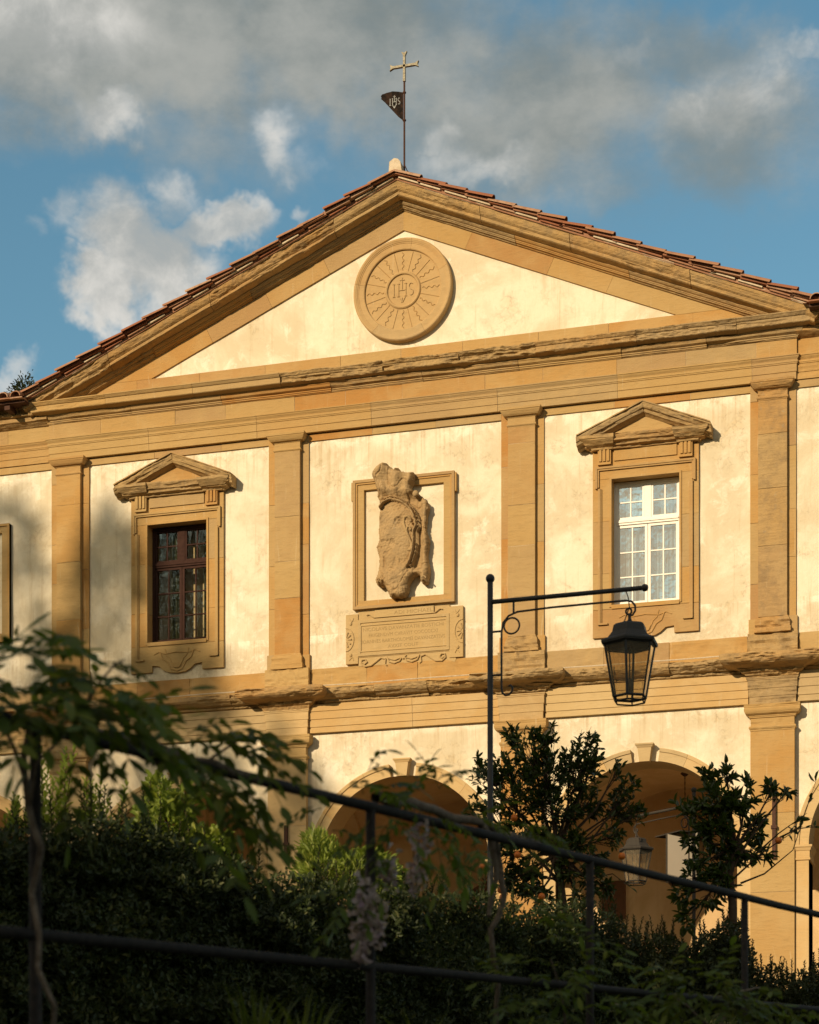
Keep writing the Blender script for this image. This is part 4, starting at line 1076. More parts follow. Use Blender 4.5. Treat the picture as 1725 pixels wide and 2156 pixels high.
# ---- wind vane with cross on the ridge
VX, VY = .10, -.30
vane = empty('wind_vane', (VX, VY, 16.25), 0, 'iron pole with pierced dark pennant and flared metal cross on the gable peak', 'weather vane')
MB().tube([(0, 0, 0), (0, 0, 1.62)], .016, 8).build('pole', M_rust, vane)
m = MB()
for z in (.93, 1.38): m.ball((0, 0, z), .032, 8, .7)
m.build('pole_collar', M_rust, vane)
K = 1/119.0
m = MB(); fl = [(-.02, 1.385), (-.10, 1.41), (-.20, 1.43), (-.30, 1.42), (-.38, 1.405), (-.40, 1.38), (-.385, 1.345), (-.40, 1.34), (-.33, 1.27), (-.22, 1.14), (-.10, 1.0), (-.02, .93)]
m.poly(fl[::-1], -.004, .004); pen = m.build('pennant', M_flag, vane)
ihs('pennant_mark', -.165, 1.255, .105, 0, M_letter, pen, .006, True)
def flare(x0, z0, x1, z1, w0, w1):
    a = Vector((x1-x0, 0, z1-z0)); n = Vector((-a.z, 0, a.x)).normalized(); d = a.normalized()
    P = [(x0+n.x*w0, z0+n.z*w0), (x0-n.x*w0, z0-n.z*w0), (x1-n.x*w0-d.x*.06, z1-n.z*w0-d.z*.06), (x1-n.x*w1, z1-n.z*w1), (x1-d.x*.02, z1-d.z*.02), (x1+n.x*w1, z1+n.z*w1), (x1+n.x*w0-d.x*.06, z1+n.z*w0-d.z*.06)]
    return P
m = MB(); zc_ = 1.81
for (x1, z1) in ((0, 2.04), (-.245, zc_), (.245, zc_)): m.poly(flare(0, zc_, x1, z1, .018, .048), -.022, .022)
m.poly([(-.02, 1.56), (.02, 1.56), (.018, zc_), (-.018, zc_)], -.022, .022)
m.build('cross', M_cross, vane)
rs = MB(); rs.poly([(-.115, 0), (.115, 0), (.085, .20), (.045, .25), (-.02, .27), (-.10, .22)], -.12, .12)
o = rs.build('ridge_stone', M_cross, None); o.location = (VX-.10, -.36, 16.23); o.data.materials.clear(); o.data.materials.append(M_mortar)
tag(o, 'pale weathered stone stub on the roof peak beside the vane pole', 'ridge stone')
MB().tube([(.0, 0, .22), (.05, 0, .10), (.16, 0, .0)], .008, 6).build('stay_wire', M_rust, vane)

# ================================================================== GROUND
def groundz(x, y):
    d = (y+CD)
    return float(np.interp(d, [-60, -8, 3, 6, 10, 20, 28, 32, 60], [6.0, -1.6, -1.6, .15, .35, .9, 2.0, 2.15, 2.15]))
m = MB(); gx = np.linspace(-260, 260, 66); gy = np.concatenate([np.linspace(-300, -95, 6), np.linspace(-92, 30, 62), np.linspace(60, 400, 6)])
for y in gy:
    for x in gx:
        hz = groundz(x, y)
        m.v.append((x, y, hz-.06+.05*nz(x*.3, y*.3, 0)))
n = len(gx)
for j in range(len(gy)-1):
    for i in range(n-1): m.f.append((j*n+i, j*n+i+1, (j+1)*n+i+1, (j+1)*n+i))
g_ = m.build('ground', M_soil, None, smooth=True, fix=False); tag(g_, kind='structure')
m = MB().box(-14, 16, -3.6, -.6, 2.1, 2.2); tag(m.build('terrace', M_grav), kind='structure')

# ================================================================== IRON FENCE IN FRONT
def fpt(t, z): return cr(-.989+.859*t, 5.4+1.4256*t, z)
def topz(t): return 1.196+.046*t
def botz(t): return .645+.063*t
fence = empty('garden_railing', tuple(fpt(0, 0)), 0, 'dark round iron handrail with posts, sloping down to the right in front of the hedge', 'railing')
iv = fence.matrix_world.inverted() if False else Matrix.Translation(-Vector(fence.location))
def fb_(m, name, mat, smooth=True): m.v = [tuple(iv @ Vector(p)) for p in m.v]; return m.build(name, mat, fence, smooth=smooth)
ts = np.linspace(-1.3, 6, 60)
fb_(MB().tube([fpt(t, topz(t)+.003*nz(t*2, 0, 1)) for t in ts], .0175, 12), 'top_rail', M_rail)
fb_(MB().tube([fpt(t, botz(t)+.003*nz(t*2, 3, 1)) for t in ts], .0155, 12), 'lower_rail', M_rail)
for t in range(-1, 7):
    fb_(MB().tube([fpt(t, -1.0), fpt(t, topz(t)-.01)], .0165, 12), 'post', M_rail)

# ================================================================== LAMPS
def lantern_parts(root, x, z, mat, glass, k=1.0, rot=0.0):
    """six-sided hanging lantern, its hook point at (x, z)"""
    k_ = 1.12
    def hexp(r, zz): r = r*k_; return [(x+r*k*math.cos(R(60*i)+rot), r*k*math.sin(R(60*i)+rot), z+zz*k) for i in range(6)]
    prof = [(.100, -.085), (.118, -.10), (.128, -.15), (.160, -.195), (.205, -.215), (.210, -.228), (.205, -.245), (.185, -.25)]
    m = MB()
    for r_, h_ in prof: m.v += hexp(r_, h_)
    for i in range(len(prof)-1):
        for j in range(6): m.f.append((i*6+j, i*6+(j+1) % 6, (i+1)*6+(j+1) % 6, (i+1)*6+j))
    m.f.append(tuple(range(6))); hood = m.build('hood', mat, root)
    MB().tube([(x, 0, z-.085*k), (x, 0, z-.01*k)], [.020*k, .008*k], 8).ball((x, 0, z-.055*k), .018*k, 8).build('finial', mat, hood)
    zt, zb, rt, rb = -.25, -.645, .182, .118
    m = MB()
    A = hexp(rt, zt); B = hexp(rb, zb); Cc = hexp(rb*.97, zb-.005); D = hexp(rt, zt-.012)
    for i in range(6): m.tube([A[i], B[i]], .0095*k, 4)
    for q in (B, A): m.tube(q+[q[0]], .011*k, 4)
    m.build('frame', mat, root)
    Bl = hexp(rb, zb-.045)
    m = MB(); Bl = hexp(rb*.92, zb-.035); m.tube(Bl+[Bl[0]], .007*k, 4)
    for i in range(6): m.tube([B[i], Bl[i]], .006*k, 4)
    m.build('foot_ring', mat, root)
    for i in range(6):
        j = (i+1) % 6
        MB().add([A[i], A[j], B[j], B[i]], [(0, 1, 2, 3)]).build('glass_pane', glass, root, fix=False)
    MB().tube([(x, 0, z-.25*k), (x, 0, z-.62*k)], .006*k, 6).lathe([(.001, 0), (.022, .0), (.022, .1), (.012, .12), (.001, .12)], 8, (x, 0, z-.62*k)).build('candle_tube', mat, root)
def lamp_post(name, base, adir, height, label, group, mat, glass, arm=1.23, drop=0.0, arm_below=.185):
    rz = math.atan2(adir[1], adir[0])
    o = empty(name, tuple(base), rz, label, 'street lamp', group)
    zt = height
    MB().tube([(0, 0, 0), (0, 0, zt-.02)], .0225, 12).build('pole', mat, o, smooth=True)
    MB().ball((0, 0, zt), .036, 14).build('pole_ball', mat, o, smooth=True)
    za = zt-arm_below
    m = MB(); m.tube([(.0, 0, za), (arm, 0, za+drop)], .0185, 12); a = m.build('arm', mat, o, smooth=True)
    MB().ball((arm, 0, za+drop), .029, 12).build('arm_ball', mat, a, smooth=True)
    # thin scrolled brace: hook at the lantern, quarter bend, tail curl
    zl = za-.085
    pts = [(1.09, zl-.11), (1.075, zl-.10), (1.065, zl-.075), (1.08, zl-.055), (1.10, zl-.065), (1.105, zl-.10)]
    pts = [(1.10+.035*math.cos(t), zl-.075+.035*math.sin(t)) for t in np.linspace(R(-150), R(-10)-2*math.pi, 10)]
    pts = pts[:0]
    hook = [(1.10, zl-.120), (1.135, zl-.115), (1.155, zl-.085), (1.155, zl-.045), (1.13, zl-.012), (1.09, zl)]
    line = [(.9, zl+.001), (.5, zl), (.22, zl-.01), (.15, zl-.035), (.105, zl-.085), (.092, zl-.16)]
    tail = [(.092, zl-.45), (.092, zl-.60), (.10, zl-.635), (.125, zl-.655), (.155, zl-.65), (.178, zl-.625), (.18, zl-.595), (.165, zl-.578), (.148, zl-.585)]
    MB().tube([(x, 0, z) for x, z in hook+line+tail], .0085, 8).build('scroll_brace', mat, o, smooth=True)
    cxr, czr, rr = .175, zl-.115, .062
    MB().tube([(cxr+rr*math.cos(t), 0, czr+rr*math.sin(t)) for t in np.linspace(0, 2*math.pi, 25)], .0075, 8, caps=False).build('scroll_ring', mat, o, smooth=True)
    MB().tube([(.19, 0, za), (.19, 0, zl-.015)], .0085, 8).build('upper_stay', mat, o)
    for zz in (zl-.15, zl-.49): MB().tube([(0, 0, zz), (.092, 0, zz)], .0085, 8).build('side_stay', mat, o)
    MB().tube([(1.105+.022*math.cos(t), 0, zl-.085+.024*math.sin(t)) for t in np.linspace(0, 2*math.pi, 15)], .008, 7, caps=False).tube([(1.105, 0, zl-.10), (1.112, 0, zl-.185)], .006, 6).build('hanging_eye', mat, o)
    MB().tube([(1.08, 0, za), (1.10, .01, zl+.02), (1.108, .012, zl-.05), (1.07, .012, zl-.15), (1.04, .01, zl-.18), (.985, .03, zl-.20), (.975, .05, zl-.235), (1.0, .06, zl-.255)], .0045, 6).build('cable', mat, o)
    lantern_parts(o, 1.112, zl-.10, mat, glass, 1.0, R(34))
    return o
b1 = cp(1032.5, 2481.8, 16.0); e1 = cr((1365-862.5)/FPX*15.6, 15.6, 0)
ad = (e1-b1); ad.z = 0; ad.normalize()
lamp_post('street_lamp', (b1.x, b1.y, .2), (ad.x, ad.y), 4.70-.2, 'black iron lamp post in front with a six-sided lantern hanging from its arm', 'lantern posts in the garden', M_iron, M_lglass)
b2 = cp(1461.5, 2481.8, 25.6); e2 = cr((1330-862.5)/FPX*26.6, 26.6, 0); ad = (e2-b2); ad.z = 0; ad.normalize()
lamp_post('street_lamp', (b2.x, b2.y, 1.6), (ad.x, ad.y), 4.87-1.6, 'grey lamp post by the right arch behind the second orange tree, lantern in the sun', 'lantern posts in the garden', M_lampgrey, M_lglass, drop=.02)
# pendant lantern hanging from the vault inside the right arch
pl = empty('pendant_lantern', (4.37, 1.60, 6.72), 0, 'pale glazed box lantern on a chain in the right arch, under the vault', 'pendant lamp')
m = MB()
for k in range(20): m.tube([(.008*math.cos(t)*(1 if k % 2 else 0), .008*math.cos(t)*(0 if k % 2 else 1), -.05-k*.045+.026*math.sin(t)) for t in np.linspace(0, 2*math.pi, 9)], .0045, 4, caps=False)
m.lathe([(.001, 0), (.06, -.01), (.075, -.03), (.03, -.07), (.001, -.08)], 12); m.build('chain', M_rust, pl)
zz0 = -1.86; hw = .26
for s in ((-1, -1), (1, -1), (1, 1), (-1, 1)):
    MB().box(s[0]*hw-.012, s[0]*hw+.012, s[1]*hw-.012, s[1]*hw+.012, zz0, -1.04).build('corner_post', M_lampgrey, pl)
M_frost = simple('frosted_lamp_glass', (.15, .115, .065), .4, 0, .5, .05, 5)
for a, b, c_, d in ((-hw, hw, -hw-.002, -hw+.002), (-hw, hw, hw-.002, hw+.002)): MB().box(a, b, c_, d, zz0+.01, -1.05).build('frosted_pane', M_frost, pl)
for a in (-hw, hw): MB().box(a-.002, a+.002, -hw, hw, zz0+.01, -1.05).build('frosted_pane', M_frost, pl)
MB().lathe([(.001, -1.00), (.05, -1.0), (.34, -1.03), (.50, -1.04), (.50, -1.06)], 4).build('lamp_roof', M_lampgrey, pl)

# ================================================================== PLANTS
def hedge(name, label, prof, d0, d1, depth, mat, leafL, dens, sprigs, seed, sprigmat=None, spL=.3, zlow=2260, group=None):
    """clipped mass following a list of (u, vtop, d) stations; leaves are real little blades"""
    rg = np.random.default_rng(seed)
    U = [p[0] for p in prof]; V = [p[1] for p in prof]; Dd = [p[2] for p in prof]
    tops = [cp(u, v, d) for u, v, d in prof]; root = empty(name, (tops[0].x, tops[0].y, 0), 0, label, 'hedge', group)
    off_ = np.array([tops[0].x, tops[0].y, 0.0])
    top_ = lambda q: 13*nz(q*.017, seed*5.1, 0)+9*nz(q*.06, seed*2.2, 1)
    # core
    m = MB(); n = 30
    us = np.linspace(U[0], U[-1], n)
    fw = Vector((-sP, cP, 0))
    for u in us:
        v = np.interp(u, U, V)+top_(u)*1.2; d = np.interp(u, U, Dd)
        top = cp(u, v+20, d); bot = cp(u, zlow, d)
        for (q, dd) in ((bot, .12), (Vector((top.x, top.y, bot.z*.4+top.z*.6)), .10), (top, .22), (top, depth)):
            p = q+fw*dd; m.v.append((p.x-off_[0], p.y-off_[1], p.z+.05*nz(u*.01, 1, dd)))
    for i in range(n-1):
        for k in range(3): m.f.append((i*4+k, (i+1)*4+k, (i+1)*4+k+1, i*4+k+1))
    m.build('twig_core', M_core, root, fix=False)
    # surface leaves
    N = int(dens)
    u = rg.uniform(U[0], U[-1], N); vt = np.interp(u, U, V)+np.array([top_(q)*1.6 for q in u]); d = np.interp(u, U, Dd)
    t = rg.power(1.25, N)*0+rg.uniform(0, 1, N)
    v = vt + (zlow-vt)*t
    # lumps in and out
    lump = np.array([nz(a*.012+seed, b*.012, 0)*.9+nz(a*.04, b*.04, 3+seed)*.5 for a, b in zip(u, v)])
    dd = d - .06 + rg.uniform(-.12, .12, N) + lump*.30
    topfuzz = (t < .03); v = np.where(topfuzz, v-rg.uniform(0, 22, N)*(.6+lump), v)
    r_ = (u-862.5)/FPX*dd; z = (VH-v)/FPX*dd
    P = np.stack([CX+r_*cP-dd*sP, -CD+r_*sP+dd*cP, z], 1)-off_
    nr = unit(N)*.8+np.array([sP*.7, -cP*.7, .45]); dr = unit(N)*.9+np.array([0, 0, .55])
    L = leafL*rg.uniform(.6, 1.25, N); W = L*rg.uniform(.38, .55, N)
    Vt = leaf_arrays(P, dr, nr, L, W)
    o = place('foliage', leaf_mesh('foliage', Vt), root, mat); tag(o, kind='stuff')
    # upright sprigs along the top
    if sprigs:
        for grp, (mt, cnt, rngu, hl, ll) in enumerate(sprigs):
            parts = []; sm = MB()
            for k in range(cnt):
                uu = rg.uniform(*rngu); vv = np.interp(uu, U, V)+14+top_(uu)*1.6; d_ = np.interp(uu, U, Dd)+rg.uniform(.0, .5)
                b = cp(uu, vv, d_); H = hl*rg.uniform(.35, 1.1); lean = Vector((rg.normal(0, .12), rg.normal(0, .12), 1)).normalized()
                sm.tube([b-Vector(off_), b-Vector(off_)+lean*H*.5+Vector((0, 0, 0)), b-Vector(off_)+lean*H], [.004, .003, .0015], 4, caps=False)
                nl = int(H/ll*3.4)+4
                tt = np.linspace(.12, 1, nl); pos = np.array([tuple(b+lean*H*q) for q in tt])-off_
                ang = np.arange(nl)*2.4+rg.uniform(0, 6); out = np.stack([np.cos(ang), np.sin(ang), np.full(nl, .75)+tt*.9], 1)
                nr = np.stack([-np.cos(ang)*.8, -np.sin(ang)*.8, np.full(nl, .9)], 1)+unit(nl)*.25
                ls = ll*rg.uniform(.7, 1.2, nl)*(1.05-.45*tt)
                parts.append(leaf_arrays(pos, out, nr, ls, ls*.42))
            o = place('sprig_leaves', leaf_mesh('sprig', np.concatenate(parts)), root, mt); tag(o, kind='stuff')
            tag(sm.build('sprig_stems', M_bark, root), kind='stuff')
    return root
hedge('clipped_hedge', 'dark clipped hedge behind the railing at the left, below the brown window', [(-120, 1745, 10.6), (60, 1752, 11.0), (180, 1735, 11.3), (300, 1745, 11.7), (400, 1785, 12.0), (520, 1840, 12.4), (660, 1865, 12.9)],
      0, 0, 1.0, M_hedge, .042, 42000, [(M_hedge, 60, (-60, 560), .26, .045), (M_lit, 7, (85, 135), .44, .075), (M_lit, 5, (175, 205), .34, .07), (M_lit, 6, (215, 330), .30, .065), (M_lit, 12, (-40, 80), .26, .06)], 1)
hedge('clipped_hedge', 'dark clipped hedge in the middle, below the central arch and the lamp post', [(640, 1862, 12.9), (760, 1890, 13.4), (880, 1898, 14.0), (1000, 1890, 14.6), (1060, 1915, 15.2), (1120, 1925, 15.6), (1230, 1905, 16.1), (1300, 1950, 16.5)],
      0, 0, 1.0, M_hedge, .042, 36000, [(M_hedge, 80, (650, 1290), .26, .045)], 2)
hedge('clipped_hedge', 'dark box hedge at the right, in front of the second orange tree', [(1280, 1950, 16.6), (1400, 1992, 17.0), (1490, 1985, 17.3), (1530, 1935, 17.5), (1570, 1960, 17.6), (1600, 2060, 17.8), (1690, 2058, 18.2), (1725, 2035, 18.4), (1800, 2040, 18.8)],
      0, 0, 1.0, M_box, .042, 30000, [(M_box, 90, (1290, 1760), .24, .045)], 3)

def shrub(name, label, blobs, d, mat, leafL, n, seed, W=.4, upw=.5, cat='shrub', depth=.35):
    rg = np.random.default_rng(seed); c0 = cp(blobs[0][0], blobs[0][1], d); root = empty(name, (c0.x, c0.y, .3), 0, label, cat)
    o3 = np.array([c0.x, c0.y, .3]); parts = []; m = MB(); tot = sum(b[2]*b[3] for b in blobs)
    for (u, v, ru, rv) in blobs:
        k = int(n*ru*rv/tot); c = np.array(tuple(cp(u, v, d))); a = unit(k)*rg.uniform(.35, 1, (k, 1))**.45
        a *= (1+.25*np.array([nz(x*2.5+seed, y*2.5, z*2.5) for x, y, z in a]))[:, None]
        S = d/FPX; r3 = np.array([ru*S, depth, rv*S]); loc_ = a*r3
        P = c+np.stack([loc_[:, 0]*cP-loc_[:, 1]*sP, loc_[:, 0]*sP+loc_[:, 1]*cP, loc_[:, 2]], 1)-o3
        dr = a*.8+unit(k)*.7+np.array([0, 0, upw]); nr = unit(k)*.7+np.array([0, -.3, .7])
        L = leafL*rg.uniform(.6, 1.3, k); parts.append(leaf_arrays(P, dr, nr, L, L*W))
        for _ in range(7):
            e = P[rg.integers(0, k)]; s_ = np.array([c[0]-o3[0]+rg.normal(0, .04), c[1]-o3[1], c[2]-o3[2]-rv*S*1.4]); md = (s_+e)/2+np.array([0, 0, -.03])
            m.tube([tuple(s_), tuple(md), tuple(e)], [.007, .005, .002], 4, caps=False)
    m.tube([(0, 0, 0), (0, 0, c0.z-.3-blobs[0][3]*d/FPX*.3)], [.02, .012], 6); m.build('stem', M_bark, root)
    o = place('foliage', leaf_mesh('foliage', np.concatenate(parts)), root, mat); tag(o, kind='stuff'); return root
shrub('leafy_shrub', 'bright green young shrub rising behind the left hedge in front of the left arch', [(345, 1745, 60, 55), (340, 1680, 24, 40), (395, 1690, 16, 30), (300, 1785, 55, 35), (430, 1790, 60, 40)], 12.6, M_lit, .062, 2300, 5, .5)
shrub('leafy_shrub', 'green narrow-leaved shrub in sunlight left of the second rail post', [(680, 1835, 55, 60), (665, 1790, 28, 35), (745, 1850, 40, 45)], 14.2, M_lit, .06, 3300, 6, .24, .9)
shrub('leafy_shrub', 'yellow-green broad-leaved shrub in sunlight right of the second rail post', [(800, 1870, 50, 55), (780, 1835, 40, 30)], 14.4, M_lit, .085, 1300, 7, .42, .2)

def orange_tree(name, label, d, trunk, blobs, n_leaf, leafL, seed, fruits, extra=()):
    """trunk polyline in (u,v), crown as clusters (u,v,ru,rv); twigs grow from the trunk head to every cluster"""
    rg = np.random.default_rng(seed); rd = random.Random(seed)
    b0 = cp(*trunk[0], d); root = empty(name, (b0.x, b0.y, groundz(b0.x, b0.y)), 0, label, 'tree', 'small orange trees'); o3 = Vector(root.location)
    tp = [cp(u, v, d)-o3 for u, v in trunk]; tp = [Vector((tp[0].x, tp[0].y, 0))]+tp
    rads = [.052, .046]+[.044-.012*i/len(trunk) for i in range(1, len(trunk))]
    MB().tube(tp, rads[:len(tp)], 9).build('trunk', M_bark, root, smooth=True)
    head = tp[-1]; S = d/FPX; tips = []; m = MB()
    tot = sum(b[2]*b[3] for b in blobs)
    for (u, v, ru, rv) in blobs:
        c = cp(u, v, d+rd.uniform(-.15, .15))-o3
        st = tp[rd.choice([-1, -1, -2])]
        mid = st.lerp(c, .55)+Vector((rd.uniform(-.05, .05), rd.uniform(-.05, .05), -.02))
        m.tube([st, st.lerp(mid, .5)+Vector((0, 0, .02)), mid, c], [.020, .016, .011, .007], 6, caps=False)
        k = max(4, int(n_leaf/6*ru*rv/tot))
        for _ in range(k):
            a = unit(1)[0]*rd.uniform(.4, 1.0)**.5
            e = c+Vector((a[0]*ru*S*cP, a[0]*ru*S*sP+a[1]*max(ru, rv)*S*.8, a[2]*rv*S))
            q = c.lerp(mid, rd.uniform(0, .7)); md = q.lerp(e, .5)+Vector((rd.uniform(-.03, .03), 0, rd.uniform(-.02, .03)))
            m.tube([q, md, e], [.0045, .003, .0015], 3, caps=False); tips.append((md, e))
    for pl_ in extra:
        P = [cp(u, v, d)-o3 for u, v in pl_]; m.tube(P, [.011-.009*i/(len(P)-1) for i in range(len(P))], 5, caps=False)
        tips.append((P[-2], P[-1]))
    m.build('branches', M_bark, root)
    pos = []; dr = []; L = []
    for (md, e) in tips:
        ax = (e-md).normalized(); ln = (e-md).length
        for k in range(rd.randint(5, 8)):
            t = rd.uniform(.1, 1.0); pos.append(tuple(md.lerp(e, t))); a = unit(1)[0]
            dr.append((ax.x*.8+a[0]*.9, ax.y*.8+a[1]*.9, ax.z*.8+a[2]*.9+.15)); L.append(leafL*rd.uniform(.6, 1.25))
    pos = np.array(pos); dr = np.array(dr); L = np.array(L); n = len(pos)
    V = leaf_arrays(pos, dr, unit(n)*.8+np.array([0, -.2, .7]), L, L*rg.uniform(.28, .44, n))
    order = np.argsort(-L); big = order[:300]; rest = order[300:]
    V = V.reshape(n, 6, 3)
    for i in big:
        me = bpy.data.meshes.new('leaf'); me.from_pydata([tuple(p) for p in V[i]], [], [(0, 1, 2, 3), (0, 3, 4, 5)]); place('leaf', me, root, M_orl)
    o = place('foliage', leaf_mesh('foliage', V[rest].reshape(-1, 3)), root, M_orl); tag(o, kind='stuff')
    for (u, v) in fruits:
        c = cp(u, v, d-.25)-o3; MB().ball(c, .034, 12).build('orange', M_orange, root, smooth=True)
    return root
orange_tree('orange_tree', 'taller orange tree with a few fruits, right behind the black lamp post', 19.0, [(1190, 1990), (1188, 1925), (1180, 1860), (1172, 1800)],
    [(1120, 1575, 50, 42), (1085, 1550, 28, 24), (1150, 1545, 34, 22), (1070, 1620, 62, 40), (1025, 1640, 38, 36), (1150, 1630, 62, 50), (1225, 1620, 48, 50), (1238, 1552, 24, 26), (1255, 1590, 22, 34), (1010, 1700, 34, 24), (1080, 1690, 60, 42), (1170, 1700, 66, 46),
     (1240, 1690, 44, 40), (1310, 1700, 40, 32), (1325, 1660, 22, 30), (1302, 1620, 13, 24), (1345, 1715, 22, 20), (1080, 1760, 50, 34), (1150, 1770, 44, 34), (1110, 1830, 46, 30), (1225, 1770, 36, 30), (1260, 1800, 22, 20), (1060, 1860, 30, 26), (1275, 1870, 28, 22), (1000, 1600, 14, 14), (1130, 1890, 40, 26), (1225, 1900, 30, 24), (1060, 1800, 36, 40), (1100, 1860, 44, 36), (1250, 1850, 30, 40), (1200, 1830, 30, 30), (1290, 1760, 24, 30), (1200, 1590, 30, 30)],
    6000, .070, 21, [(1083, 1722), (1090, 1800), (1016, 1826), (1059, 1890), (1055, 1874), (1141, 1888), (1041, 1930), (1310, 1803)],
    extra=[[(1190, 1800), (1260, 1740), (1330, 1690)], [(1185, 1830), (1240, 1850), (1290, 1840), (1330, 1870)]])
orange_tree('orange_tree', 'smaller orange tree with bare side twigs, in front of the right-hand pier', 19.6, [(1548, 2060), (1546, 1990), (1542, 1900), (1536, 1840), (1548, 1790)],
    [(1500, 1640, 34, 26), (1530, 1625, 22, 24), (1505, 1690, 52, 40), (1555, 1690, 36, 30), (1460, 1705, 30, 22), (1512, 1750, 44, 34), (1460, 1760, 36, 24), (1590, 1740, 34, 30), (1490, 1810, 46, 30), (1545, 1810, 26, 26), (1510, 1860, 50, 28), (1460, 1850, 34, 24), (1440, 1885, 26, 16),
     (1625, 1665, 32, 16), (1655, 1668, 15, 13), (1585, 1790, 24, 22), (1605, 1805, 20, 16), (1480, 1905, 26, 16), (1445, 1935, 16, 22), (1575, 1650, 20, 14)],
    1700, .105, 22, [(1640, 1770)],
    extra=[[(1545, 1850), (1600, 1800), (1640, 1772), (1690, 1740)], [(1590, 1800), (1640, 1755), (1700, 1712)], [(1560, 1860), (1610, 1840), (1670, 1790), (1720, 1640)], [(1640, 1765), (1680, 1745), (1725, 1740)], [(1500, 1760), (1450, 1720), (1420, 1690)], [(1510, 1850), (1470, 1930), (1450, 1965)]])

# ---- wisteria over the railing
leafmeshes = []
for q in range(6):
    rd = random.Random(q); n = 6; m = MB(); w0 = rd.uniform(.17, .23); curl = rd.uniform(-.35, .1); fold = rd.uniform(.08, .3)
    for i in range(n+1):
        t = i/n; wd = w0*math.sin(math.pi*min(1, t*.93+.02))**.8*(1-.25*t)
        if i == n: wd = .002
        zz = curl*t*t; m.v += [(-wd, t, zz+fold*wd), (0, t, zz), (wd, t, zz+fold*wd)]
    for i in range(n):
        for k in range(2): m.f.append((i*3+k, i*3+k+1, i*3+k+4, i*3+k+3))
    leafmeshes.append(m.mesh('leaflet', smooth=True, fix=False))
    leafmeshes[-1].materials.append(M_wis)
def compound(base, axis, length, n, lsize, rd, out, droop=.5):
    """pinnate leaf: rachis points and (pos, dir, size) of every leaflet"""
    axis = axis.normalized(); pts = []
    for i in range(8):
        t = i/7; pts.append(base+axis*length*t+Vector((0, 0, -droop*length*t*t)))
    side = axis.cross(Vector((0, 0, 1)));
    if side.length < .1: side = Vector((1, 0, 0))
    side.normalize()
    for k in range(n):
        t = .18+.78*(k//2)/max(1, (n//2)); f = t*7; i = min(6, int(f)); p = pts[i].lerp(pts[i+1], f-i)
        tang = (pts[i+1]-pts[i]).normalized(); s = 1 if k % 2 else -1
        dv = side*s*.85+tang*.55+Vector((rd.uniform(-.2, .2), rd.uniform(-.2, .2), rd.uniform(-.55, .05)))
        out.append((p, dv, lsize*rd.uniform(.75, 1.1)*(1-.25*abs(t-.5))))
    tang = (pts[-1]-pts[-2]).normalized(); out.append((pts[-1], tang, lsize*1.1))
    return pts
